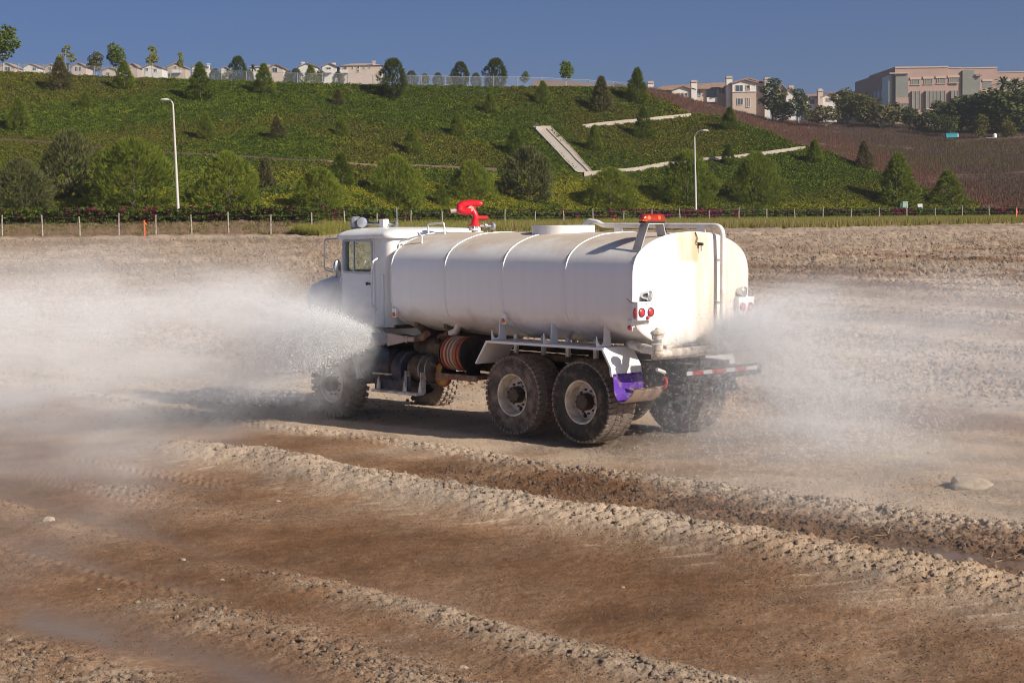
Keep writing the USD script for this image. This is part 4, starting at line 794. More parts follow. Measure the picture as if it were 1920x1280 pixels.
def crown_pine(seed, shape, n=620, blade=.42, wid=.05, k=7, h=5.0, w=4.4, base=.10):
    """Needle tufts over a volume: shape(z in 0..1) is the radius fraction."""
    r = np.random.default_rng(seed); V = []
    lobes = r.normal(size=(9, 3)); lobes /= np.linalg.norm(lobes, axis=1, keepdims=True)
    for i in range(n):
        z = r.uniform(base, 1.0); a = r.uniform(0, 2 * np.pi); R = shape(z) * w / 2
        dirv = np.array([math.cos(a), math.sin(a), (z - .45) * .9]); lump = 1 + .30 * math.sin(3 * a + seed + 5 * z) * math.sin(7 * z + seed) + r.normal() * .06
        f = r.uniform(.35, 1) ** .45; c = np.array([math.cos(a) * R * f * lump, math.sin(a) * R * f * lump, z * h])
        out = np.array([math.cos(a), math.sin(a), 0]) * (.35 + .5 * (1 - z)) + [0, 0, .85]; out /= np.linalg.norm(out)
        D = out + r.normal(size=(k, 3)) * .38; D /= np.linalg.norm(D, axis=1, keepdims=True); L = blade * r.uniform(.6, 1.3, k)
        e = np.cross(D, r.normal(size=(k, 3))); e /= np.linalg.norm(e, axis=1, keepdims=True); tip = c + D * L[:, None]
        V.append(np.stack([c - e * wid / 2 - D * .05, c + e * wid / 2 - D * .05, tip + e * wid * .25, tip - e * wid * .25], 1))
    v = np.concatenate(V).reshape(-1, 3); q = np.arange(len(v) // 4)[:, None] * 4
    return trimesh.Trimesh(v, np.vstack([q + [0, 1, 2], q + [0, 2, 3]]), process=False)
def trunk_mesh(seed, h, r0_, limbs=7, w=3.0, frac=.85, start=.15):
    r = np.random.default_rng(seed); z = np.linspace(-.3, h * frac, 7); off = np.cumsum(r.normal(size=(7, 2)) * .05 * h / 5, 0); off -= off[0]
    P = np.column_stack([off, z]); ms = [tube(P, np.linspace(r0_, r0_ * .25, 7), 7)]
    for i in range(limbs):
        f = r.uniform(start, .85); k = f * 6; b = P[int(k)] + (P[min(6, int(k) + 1)] - P[int(k)]) * (k % 1); a = r.uniform(0, 2 * np.pi); L = w * .42 * (1.1 - f * .6)
        ms.append(tube(np.array([b, b + [math.cos(a) * L * .5, math.sin(a) * L * .5, L * .22], b + [math.cos(a) * L, math.sin(a) * L, L * .6]]), [r0_ * .4, r0_ * .25, r0_ * .08], 5))
    return cat(ms)
def crown_leafy(seed, blobs, n=900, size=.36):
    r = np.random.default_rng(seed); C = []; tot = sum(b[3] ** 2 for b in blobs)
    for bx0, by0, bz0, br in blobs:
        m = max(20, int(n * br * br / tot)); d = r.normal(size=(m, 3)); d /= np.linalg.norm(d, axis=1, keepdims=True); C.append(np.array([bx0, by0, bz0]) + d * br * r.uniform(.45, 1.05, (m, 1)) ** .6 * [1, 1, .85])
    return leaves(np.concatenate(C), size, r, .6)
def cls(name, h, trunk, crown, tmat, cmat):
    c = stage.CreateClassPrim('/World/' + name)
    usdkit.mesh(stage, f'/World/{name}/trunk', trunk, MATS[tmat], True); usdkit.mesh(stage, f'/World/{name}/crown', crown, MATS[cmat], False)
    CLS[name] = h
CLS = {}
bush = lambda z: max(.05, math.sin(math.pi * min(1, (z * .86 + .14)) ** .85) ** .62)
cone = lambda z: max(.04, (1 - z) ** .8 * (1.0 if z > .12 else .75 + 2 * z))
oval = lambda z: max(.05, math.sin(math.pi * (z * .9 + .08)) ** .7)
for k in range(3): cls(f'round_pine_{"abc"[k]}', 5.0, trunk_mesh(20 + k, 5, .13, 9, 4), crown_pine(30 + k, bush, 1700, .34, .042, 8, 5.0, 4.9, .02), 'bark', ('needle_green', 'needle_bright', 'needle_grey')[k])
for k in range(3): cls(f'cone_pine_{"abc"[k]}', 4.0, trunk_mesh(40 + k, 4, .09, 8, 2.4), crown_pine(50 + k, cone, 620, .34, .05, 8, 4.0, 2.7, .02), 'bark', ('needle_green', 'leaf_mid', 'leaf_brown')[k])
for k in range(2): cls(f'ragged_pine_{"ab"[k]}', 5.0, trunk_mesh(60 + k, 5, .11, 10, 3.2), crown_pine(70 + k, oval, 850, .38, .05, 8, 5.0, 3.3, .05), 'bark', ('needle_dark', 'needle_grey')[k])
cls('leafy_tree_a', 5.0, trunk_mesh(80, 5, .10, 6, 3, .7, .45), crown_leafy(81, [(0, 0, 3.7, 1.1), (.9, .2, 3.2, .95), (-.9, -.2, 3.0, 1.0), (.1, .3, 4.3, .85), (0, 0, 2.4, .9)], 1100, .30), 'bark_pale', 'leaf_mid')
cls('leafy_tree_b', 5.0, trunk_mesh(82, 5, .09, 7, 3.4, .85, .35), crown_leafy(83, [(-.9, 0, 3.0, .6), (.2, .2, 3.5, .55), (1.0, -.1, 2.7, .55), (.3, 0, 4.5, .5), (-.4, .2, 4.1, .4), (.9, .2, 3.4, .35)], 420, .30), 'bark_pale', 'leaf_yellow')
cls('broad_tree_a', 8.0, trunk_mesh(84, 8, .20, 8, 6, .7, .3), crown_leafy(85, [(0, 0, 5.2, 2.3), (1.8, .5, 4.2, 1.7), (-1.9, -.4, 4.0, 1.8), (.6, -1, 6.6, 1.4), (-.9, .8, 6.2, 1.4), (0, 0, 3.0, 2.2)], 1500, .55), 'bark', 'needle_dark')
cls('broad_tree_b', 8.0, trunk_mesh(86, 8, .18, 8, 6, .75, .25), crown_leafy(87, [(0, .2, 4.6, 2.0), (1.3, 0, 6.0, 1.4), (-1.2, .3, 5.6, 1.5), (.2, 0, 7.0, 1.1), (.4, -.6, 3.0, 1.7), (-1.3, 0, 3.4, 1.5)], 1300, .50), 'bark_pale', 'leaf_olive')
cls('eucalyptus_a', 10.0, trunk_mesh(88, 10, .20, 8, 5, .85, .3), crown_leafy(89, [(0, 0, 8.6, 1.2), (.5, .2, 7.0, 1.5), (-.8, 0, 5.8, 1.5), (.9, 0, 4.8, 1.3), (-.2, .3, 3.6, 1.5)], 1300, .50), 'bark_pale', 'needle_dark')
cls('brown_shrub_a', 4.0, trunk_mesh(90, 4, .10, 10, 4, .7, .1), crown_leafy(91, [(0, 0, 2.2, 1.6), (1.2, 0, 1.7, 1.2), (-1.2, .2, 1.8, 1.2), (.3, .2, 3.1, .9)], 800, .42), 'bark_pale', 'leaf_brown')
def fronds(seed, h, n=34, L=2.6):
    r = np.random.default_rng(seed); ms = []
    for i in range(n):
        a = r.uniform(0, 2 * np.pi); el = r.uniform(-.5, 1.35); d = np.array([math.cos(a) * math.cos(el), math.sin(a) * math.cos(el), math.sin(el)]); t = np.linspace(0, 1, 6)
        c = np.array([0, 0, h]) + d * L * t[:, None] + np.array([0, 0, -1.]) * (.9 * t ** 2.2)[:, None]; sd = np.cross(d, [0, 0, 1.]); sd /= np.linalg.norm(sd) + 1e-9
        w = .26 * np.sin(np.pi * (t * .85 + .12)); ms.append(grid(np.stack([c - sd * w[:, None] - [0, 0, .1], c, c + sd * w[:, None] - [0, 0, .1]], 1)))
    return cat(ms)
cls('palm_tree_a', 9.0, tube(np.array([(0, 0, -.3), (.1, 0, 3), (.05, .1, 6), (0, 0, 9)]), [.24, .2, .18, .17], 9), fronds(5, 9.0), 'bark', 'needle_dark')
def tree(kind, name, label, cat_, base, hpx, wide=1.0, group=None, sink=0.0, hgt=None):
    """One tree: base point in the world; its height fills hpx rows of the photograph at that distance."""
    h = hgt or hpx * base[1] / FPX; s = h / CLS[kind]
    x = UsdGeom.Xform.Define(stage, numbered('/World/' + name)); x.AddTranslateOp().Set(Gf.Vec3d(float(base[0]), float(base[1]), float(base[2] - sink)))
    x.AddRotateZOp().Set(float(rng.uniform(0, 360))); x.AddScaleOp().Set(Gf.Vec3f(float(s * wide), float(s * wide), float(s)))
    x.GetPrim().GetReferences().AddInternalReference(f'/World/{kind}'); x.GetPrim().SetInstanceable(True)
    return meta(x.GetPrim(), label, cat_, group)
# trees in a row at the foot of the green hill, from the left: column, foot, top, kind, width factor, words
G1 = 'bushy pines along the foot of the hill'
for i, (x, yb, yt, kd, wd, dz, lab) in enumerate([
    (40, 408, 300, 'round_pine_c', 1.08, 4, 'greyish round pine at the far left edge, its short trunk bare'),
    (132, 404, 252, 'ragged_pine_b', 1.0, 10, 'tall brownish pine standing between two round grey green pines'),
    (252, 407, 264, 'round_pine_a', 1.28, 5, 'largest round pine, spreading just left of the left lamp post'),
    (428, 405, 289, 'round_pine_b', 1.02, 6, 'bright green round pine just right of the left lamp post'),
    (500, 398, 300, 'cone_pine_c', .9, 14, 'thin brownish pine between two bright round pines'),
    (600, 405, 316, 'round_pine_b', 1.14, 4, 'low round pine above and left of the truck cab'),
    (742, 405, 294, 'round_pine_b', .96, 5, 'egg shaped bright pine directly above the truck cab roof'),
    (828, 402, 348, 'cone_pine_a', 1.3, 4, 'small low pine left of the red water cannon'),
    (886, 402, 304, 'round_pine_b', .92, 6, 'bright round pine directly behind the red water cannon'),
    (992, 402, 280, 'ragged_pine_b', 1.12, 6, 'tall greyish open pine behind the middle of the water tank'),
    (1145, 400, 317, 'round_pine_b', 1.26, 3, 'wide low round pine left of the amber beacon'),
    (1290, 399, 286, 'round_pine_a', .92, 4, 'dark round pine directly behind the right lamp post'),
    (1418, 396, 289, 'round_pine_a', .88, 4, 'round pine with a pale bare trunk right of the right lamp post'),
    (1683, 391, 292, 'cone_pine_a', 1.35, 3, 'pointed pine beside the pale green utility box'),
    (1776, 389, 322, 'cone_pine_a', 1.75, 3, 'spreading low pine above the grey sign at the right end of the hill')]):
    Zb = np.interp(x, HX, HZF) + dz; P = at(x, yb, Zb); tree(kd, 'round_pine' if 'round' in kd else 'pine_tree', lab, 'pine tree', P, yb - yt, wd, G1, .1)
# young pines on the slope: column, foot, top, kind, width
G2 = 'young pines scattered over the green slope'
for x, yb, yt, kd, wd, lab in [
    (113, 168, 112, 'cone_pine_c', 1.35, 'brownish young pine on the crest in front of the leftmost houses'),
    (234, 166, 115, 'cone_pine_a', 1.3, 'green young pine on the hill crest beside the large leafy tree'),
    (376, 186, 121, 'cone_pine_b', 1.2, 'dark young pine just below the crest, right of the left lamp head'),
    (496, 174, 122, 'cone_pine_a', 1.35, 'bright young pine on the crest in front of a pink house'),
    (738, 184, 112, 'ragged_pine_a', 1.05, 'tallest young pine on the crest, right of the long pink house'),
    (634, 196, 168, 'cone_pine_c', 1.5, 'small brown pine on the slope below the long pink house'),
    (36, 242, 184, 'cone_pine_a', 1.3, 'young pine on the slope near the left edge of the picture'),
    (160, 204, 172, 'cone_pine_a', 1.5, 'low bush pine on the slope below the crest at the left'),
    (386, 258, 212, 'cone_pine_a', 1.3, 'faint young pine right of the upper part of the left lamp post'),
    (520, 262, 222, 'cone_pine_c', 1.4, 'olive young pine at mid slope above the drain ledge'),
    (640, 346, 288, 'cone_pine_b', 1.4, 'dark small pine on the ledge above the low round pine'),
    (640, 252, 216, 'cone_pine_a', 1.3, 'short green pine at mid slope above the truck cab'),
    (774, 288, 240, 'cone_pine_a', 1.2, 'green pine at mid slope above the front of the water tank'),
    (858, 256, 214, 'cone_pine_a', 1.25, 'green pine at mid slope with a dark hollow on its left side'),
    (920, 212, 174, 'cone_pine_a', 1.3, 'faint bush pine high on the slope under the lone leafy tree'),
    (966, 290, 240, 'cone_pine_b', 1.25, 'dark pine just left of the pale concrete down drain'),
    (1018, 192, 153, 'cone_pine_a', 1.35, 'yellow green pine on the crest right of the lone leafy tree'),
    (1128, 208, 146, 'cone_pine_c', 1.15, 'brownish pine on the crest left of the pointed dark pine'),
    (1195, 192, 130, 'cone_pine_b', 1.1, 'pointed dark pine at the end of the crest beside a chimney'),
    (1207, 258, 203, 'cone_pine_b', 1.15, 'dark pine standing across the upper drain ledge'),
    (1115, 282, 236, 'cone_pine_a', 1.15, 'green pine between the two drain ledges'),
    (1368, 242, 202, 'cone_pine_b', 1.3, 'dark pine on the spur below the apartment house'),
    (1366, 308, 270, 'cone_pine_b', 1.2, 'dark pine on the lower drain ledge right of the right lamp post'),
    (1528, 304, 262, 'cone_pine_a', 1.3, 'pine at the right end of the lower drain ledge'),
    (1620, 316, 266, 'cone_pine_c', 1.1, 'olive thin pine at the edge of the brown hillside')]:
    tree(kd, 'young_pine', lab, 'pine tree', hill_xy(x, yb), yb - yt, wd, G2, .1)
# trees behind the crest
def crest(x, y, Y): return at(x, y, Y)
for x, yb, yt, kd, wd, Y, lab in [
    (6, 142, 46, 'leafy_tree_a', 1.25, 222, 'big dark tree cut off by the left edge of the picture'),
    (125, 142, 82, 'leafy_tree_b', 1.0, 222, 'slim open leafy tree behind the crest at the left'),
    (180, 142, 94, 'broad_tree_b', 1.1, 230, 'grey green weeping tree left of the large leafy tree'),
    (219, 146, 79, 'leafy_tree_a', 1.05, 224, 'large bright leafy tree behind the crest'),
    (287, 148, 83, 'leafy_tree_b', 1.05, 222, 'open leafy tree with gaps in its crown in front of a white house'),
    (339, 150, 95, 'leafy_tree_b', .8, 224, 'small open leafy tree in front of a tan house'),
    (447, 156, 106, 'ragged_pine_a', 1.0, 214, 'dark dense pine behind the chain link fence left of a palm'),
    (583, 160, 122, 'cone_pine_a', 1.3, 214, 'small pine behind the fence in front of a white house'),
    (864, 164, 116, 'ragged_pine_a', 1.0, 218, 'dark pine behind the fence, left one of the two lone dark pines'),
    (930, 165, 110, 'ragged_pine_a', 1.15, 218, 'dark broad pine behind the fence, right one of the two lone dark pines'),
    (985, 165, 131, 'leafy_tree_a', .8, 219, 'smallest leafy tree on the skyline between the dark pines and the lone leafy tree'),
    (1063, 165, 111, 'leafy_tree_a', 1.05, 219, 'lone leafy tree with a thick pale trunk on the skyline')]:
    tree(kd, 'crest_tree', lab, 'tree', crest(x, yb, Y), yb - yt, wd, None, .2)
for x, yt, lab in [(475, 114, 'distant palm right of the dark dense pine'), (384, 126, 'distant palm behind the tan house'), (128, 112, 'distant palm behind the slim open tree')]:
    tree('palm_tree_a', 'palm_tree', lab, 'palm tree', at(x, 158, 380), 160 - yt, .7, None, 2)
for i, (x, lab) in enumerate([(404, 'hazy distant tree right of the white house with a chimney'), (425, 'hazy distant tree left of the dark dense pine'), (466, 'hazy distant tree between the dark dense pine and the palm'), (540, 'hazy distant tree right of the pink house with a shuttered window'), (556, 'hazy distant tree left of the tall chimney'), (600, 'hazy distant tree between the two white houses with chimneys'), (634, 'hazy distant tree at the left end of the long pink house'), (722, 'hazy distant tree at the right end of the long pink house'), (772, 'distant tree just right of the tallest young pine on the crest'), (797, 'distant tree midway between the tallest young pine and the lone dark pines'), (822, 'distant tree third to the right of the tallest young pine'), (845, 'distant tree touching the left one of the two lone dark pines'), (893, 'distant tree between the two lone dark pines')]):
    tree('broad_tree_b' if i % 2 else 'ragged_pine_a', 'distant_tree', lab + ', behind the chain link fence' if len(lab.split()) < 10 else lab, 'tree', at(x, 166, 520), rng.uniform(26, 36), 1.1, 'distant trees behind the chain link fence', 0)
# the thicket below the apartment houses and the office building
G3 = 'trees on the right below the office building'
for x, yb, yt, kd, wd, Y, lab in [
    (1450, 214, 146, 'eucalyptus_a', 1.25, 372, 'tall dark eucalyptus against the right end of the apartment house'),
    (1468, 226, 186, 'broad_tree_a', 1.0, 368, 'dark round shrub at the foot of the tall eucalyptus'),
    (1498, 224, 166, 'eucalyptus_a', 1.2, 366, 'paler bushy eucalyptus between two apartment houses'),
    (1520, 228, 204, 'brown_shrub_a', 1.0, 362, 'brown bare shrub below the small white house'),
    (1548, 230, 196, 'brown_shrub_a', 1.2, 362, 'brown leafless tree in front of the small white house'),
    (1588, 230, 166, 'broad_tree_b', 1.0, 372, 'tall round olive tree left of the office building'),
    (1622, 232, 176, 'broad_tree_b', 1.05, 368, 'grey green tree at the shaded corner of the office building'),
    (1652, 232, 194, 'brown_shrub_a', 1.25, 362, 'brown leafless tree before the shaded office front'),
    (1674, 232, 192, 'brown_shrub_a', 1.1, 366, 'russet shrub under the left corner of the office building'),
    (1706, 234, 200, 'broad_tree_a', 1.1, 364, 'low dark tree under the tall office windows'),
    (1742, 246, 206, 'broad_tree_a', 1.2, 350, 'dark bush standing forward of the brown hillside edge'),
    (1766, 236, 188, 'broad_tree_a', 1.1, 362, 'dark tree left of the big dark mass on the right'),
    (1800, 240, 180, 'broad_tree_a', 1.25, 356, 'dark broad tree above the turquoise bin'),
    (1838, 244, 172, 'broad_tree_a', 1.3, 352, 'dark broad tree above the white tank'),
    (1876, 246, 166, 'broad_tree_a', 1.35, 350, 'dark broad tree under the palms'),
    (1916, 248, 164, 'broad_tree_a', 1.35, 350, 'dark broad tree at the right edge of the picture'),
    (1838, 258, 214, 'broad_tree_b', .9, 336, 'small green tree between the turquoise bin and the white tank'),
    (1890, 262, 222, 'broad_tree_b', 1.1, 336, 'dull green bush at the right edge above the brown hillside'),
    (1780, 250, 214, 'broad_tree_a', 1.1, 344, 'dark shrub behind the turquoise bin')]:
    tree(kd, 'thicket_tree', lab, 'tree', at(x, yb, Y), (yb - yt) * 1.22, wd * 1.22, G3, .20 * (yb - yt) * Y / FPX)
for x, yt, lab in [(1880, 158, 'palm crown left of its twin above the dark trees'), (1903, 160, 'palm crown right of its twin above the dark trees'), (1926, 158, 'palm crown cut off by the right edge')]:
    tree('palm_tree_a', 'palm_tree', lab, 'palm tree', at(x, 235, 372), 235 - yt, 1.0, None, 0)

# ------------------------------------------------------------------ drains on the green hill
mat('concrete', (.34, .305, .265), .85, (.30, .26, .21), 3, bump=.3)
mat('concrete_pale', (.30, .265, .225), .85, (.38, .30, .24), 2.5)
def ribbon(pts, wid, up=.35, wall=.18):
    """A shallow channel along points: floor with a raised edge on each side."""
    p = np.asarray(pts, float); t = np.gradient(p, axis=0); t[:, 2] = 0; t /= np.linalg.norm(t, axis=1, keepdims=True); n = np.stack([-t[:, 1], t[:, 0], 0 * t[:, 0]], 1); z = np.array([0, 0, 1.])
    w = np.broadcast_to(np.asarray(wid, float), (len(p),))[:, None] / 2
    sec = [(-1, -.6), (-1, up + wall), (-.82, up + wall), (-.74, up), (.74, up), (.82, up + wall), (1, up + wall), (1, -.6)]
    return grid(np.stack([p + n * w * a + z * b for a, b in sec], 1))
def poly(pts, n=30):
    p = np.array(pts, float); s = np.concatenate([[0], np.cumsum(np.linalg.norm(np.diff(p, axis=0), axis=1))]); t = np.linspace(0, s[-1], n); return np.interp(t, s, p[:, 0]), np.interp(t, s, p[:, 1])
dn = thing('concrete_drain', 'pale concrete drain running down the middle of the green hillside', 'drain')
dx_, dy_ = poly([(1012, 241), (1048, 280), (1092, 327)]); part(dn, 'channel', ribbon(hill_xy(dx_, dy_), 1.5, .22, .12), 'concrete', 20)
dx_, dy_ = poly([(1026, 242), (1062, 280), (1100, 326)]); part(dn, 'edge_slab', ribbon(hill_xy(dx_ + 5, dy_), .7, .20, .05), 'concrete_pale', 20)
dx_, dy_ = poly([(998, 242), (1012, 240.5), (1030, 241)]); part(dn, 'inlet', ribbon(hill_xy(dx_, dy_), 1.4, .22, .1), 'concrete_pale', 20)
for pts, wd, lab in [([(1095, 238), (1140, 232), (1200, 227), (1292, 218)], .6, 'pale upper drain ledge right of the concrete down drain'),
                     ([(1092, 328), (1180, 322), (1250, 311), (1320, 302), (1400, 292), (1508, 280)], .65, 'pale lower drain ledge crossing behind the right lamp post'),
                     ([(-60, 262), (60, 268), (200, 279), (340, 291), (480, 297), (620, 306), (700, 311), (800, 313), (930, 319)], .8, 'dark narrow drain ledge across the left half of the green hillside')]:
    dx_, dy_ = poly(pts, 60); top('drain_ledge', ribbon(hill_xy(dx_, dy_), wd, .22 if wd < .79 else .1, .12), 'concrete_pale' if wd < .79 else 'dry_soil', lab, 'drain', smooth=20)

# ------------------------------------------------------------------ wire fence, hedge, grass, stakes, lamps
mat('post_wood', (.36, .32, .27), .85, (.24, .20, .16), 5)
mat('wire_steel', (.16, .16, .16), .5, metal=.6)
px_posts = [-240, -162, -85, 9.5, 85, 155, 228, 297, 364, 433, 511.7, 588.7, 650.7, 711, 774, 833, 893, 950, 1007, 1060.5, 1115, 1172, 1225, 1277.5, 1332.5, 1387.5, 1440, 1492.5, 1545, 1598, 1650.6, 1702, 1755, 1805.7, 1856, 1907.5, 1960, 2012, 2064, 2116]
wf = thing('wire_fence', 'wire fence on weathered wooden posts along the far edge of the dirt', 'fence')
tops = []
for k, x in enumerate(px_posts):
    Z = np.interp(x, [a for a, _ in FENCE_PX], [b for _, b in FENCE_PX]); X = (x - 960) / FPX * Z; zg = float(ground(np.array([X]), np.array([Z]), False)[0][0])
    hh = 1.55 + .12 * math.sin(k * 2.3); ln = .05 * math.sin(k * 1.7) ; p = np.array([X, Z, zg])
    part(wf, 'post', tube(np.array([p - [0, 0, .3], p + [-ln * .3, 0, hh * .6], p + [-ln, 0, hh]]), [.065, .06, .055], 7), 'post_wood', True); tops.append((p, ln, hh))
for f in (.35, .62, .9):
    part(wf, 'wire', tube(np.array([p + [-ln * f, -.07, hh * f] for p, ln, hh in tops]), .007, 4), 'wire_steel', True)
xs_ = lambda n, a=-420, b=2150: rng.uniform(a, b, n)
def fence_xy(x, dz):
    Z = np.interp(x, [a for a, _ in FENCE_PX], [b for _, b in FENCE_PX]) + dz; return (x - 960) / FPX * Z, Z
N = 15000; x_ = xs_(N); X, Z = fence_xy(x_, rng.uniform(5.0, 9.0, N) * np.where(x_ > 700, .7, 1.0)); zg = ground(X, Z, False)[0]
hh = rng.uniform(0, 1, N) * np.interp(x_, [0, 600, 800], [.95, 1.0, 1.05])
pq = nz(X, Z, .16, 71, 3); ch = np.where(rng.uniform(0, 1, N) < .45, 0, np.where(rng.uniform(0, 1, N) < .5, 1, 2)); ch[(rng.uniform(0, 1, N) < .55 * S(.50, .62, pq) * np.interp(x_, [0, 700, 1300], [.25, .6, 1]))] = 3
instancer('flowering_hedge', [('hedge_clump', clump(15, 14, .30, .22), m, False) for m in ('leaf_dark', 'hedge_red', 'leaf_mid', 'flower_red')], np.column_stack([X, Z, zg + hh]), rng.uniform(.7, 1.3, N), ch, 'low dark hedge with magenta flowers behind the wire fence', 'hedge', quat='z')
N = 52000; x_ = xs_(N, 560, 2150); dz = rng.uniform(-1, .15, N) * np.interp(x_, [560, 700, 1500, 1920, 2150], [2, 20, 25, 13, 12]) ; X, Z = fence_xy(x_, dz); zg = ground(X, Z, False)[0]
ch = (rng.uniform(0, 1, N) < np.interp(dz, [-22, -10, 4], [.7, .35, .2])).astype(int)
instancer('tall_grass', [('grass_tuft', spikes(21, 16, .62, .05, .16), m, False) for m in ('grass_green', 'grass_dry')], np.column_stack([X, Z, zg - .03]), rng.uniform(.6, 1.25, N), ch, 'strip of yellow green grass in front of the wire fence', 'grass', quat='z')
N = 2500; x_ = xs_(N, -300, 620); X, Z = fence_xy(x_, rng.uniform(0, 5, N)); zg = ground(X, Z, False)[0]
instancer('dry_weeds', [('weed_tuft', spikes(23, 12, .30, .04, .14), m, False) for m in ('grass_dry', 'leaf_brown')], np.column_stack([X, Z, zg - .02]), rng.uniform(.4, 1.1, N), rng.integers(0, 2, N), 'sparse dry weeds on the brown bank at the left', 'weeds', quat='z')
mat('stake_orange', (.85, .13, .05), .5)
for x, yb, yt, lab in [(276, 448, 417, 'orange survey stake on the left between two fence posts'), (1154, 424, 406, 'orange survey stake left of the amber beacon'), (1907, 419, 392, 'orange survey stake at the right edge of the field'), (1064, 424, 412, 'orange survey stake above the manhole ring')]:
    Z = {276: 122, 1154: 150, 1907: 160, 1064: 150}[x]; X = (x - 960) / FPX * Z; zg = float(ground(np.array([X]), np.array([float(Z)]), False)[0][0]); h = (yb - yt) * Z / FPX
    sk = thing('survey_stake', lab, 'stake', (X, Z, zg)); part(sk, 'stake', [box((0, 0, h / 2 - .1), (.09, .04, h + .2), .01)], 'stake_orange'); part(sk, 'ribbon', [hull([(.045, .03, h * .8), (.045, .03, h * .92), (.16, .05, h * .7), (.15, .05, h * .78), (.05, .04, h * .85)])], 'stake_orange')
mat('lamp_post', (.46, .44, .41), .6, (.46, .42, .36), 1.5, stretch=(1, 1, .3))
for (xb, yb, xt, yt, Z, arm, lab) in [(335, 412, 324, 194, 133.5, (-15, -7), 'street lamp post on the left with its arm reaching left'), (1305, 400, 1302, 257, 171, (20, -12), 'street lamp post on the right with its lamp reaching right')]:
    b, t = at(xb, yb, Z), at(xt, yt, Z); lp = thing('street_lamp', lab, 'street lamp', b)
    d = t - b; part(lp, 'post', [tube(np.array([-d * .01, d * .5, d]), [.125, .10, .075], 12), cyl((0, 0, -.2), (0, 0, .25), .2, 12)], 'lamp_post', 50)
    e = at(xt + arm[0], yt + arm[1], Z) - b; part(lp, 'arm', tube(np.array([d, d + (e - d) * [.25, 1, .75], d + (e - d) * [.6, 1, 1.05], e]), .05, 8), 'grey_metal', True)
    part(lp, 'lamp_head', [sphere(e, 1, 2, (.36, .15, .11))], 'lamp_post', True)
# chain link fence along the crest
mat('galv', (.27, .28, .28), .5, metal=.4)
MATS['chain_mesh'] = usdkit.material(stage, '/World/Looks/chain_mesh', {'d': ('diffuse_bsdf', {'color': (.28, .29, .30)}), 't': ('transparent_bsdf', {}), 'm': ('mix_closure', {'fac': .86})}, [('d.BSDF', 'm.closure1'), ('t.BSDF', 'm.closure2')], surface='m.closure')
cf = thing('chain_link_fence', 'galvanised chain link fence along the top of the green hillside', 'fence')
fx = np.concatenate([np.arange(-60, 760, 47.5), np.arange(790, 1200, 45)])
fb = np.array([at(x, np.interp(x, HX, HR) + 5, np.interp(x, HX, HZR) + 4) for x in fx]); Hf = np.interp(fx, [0, 480, 1000, 1140, 1200], [1.45, 1.55, 1.55, 1.1, .9])
for b, h in zip(fb, Hf): part(cf, 'post', tube(np.array([b - [0, 0, .3], b + [0, 0, h]]), .055, 6), 'galv', True)
part(cf, 'top_rail', tube(fb + np.column_stack([0 * Hf, 0 * Hf, Hf]), .024, 5), 'galv', True)
part(cf, 'mesh', grid(np.stack([fb - [0, 0, .2], fb + np.column_stack([0 * Hf, 0 * Hf, Hf - .03])], 0)), 'chain_mesh', False)

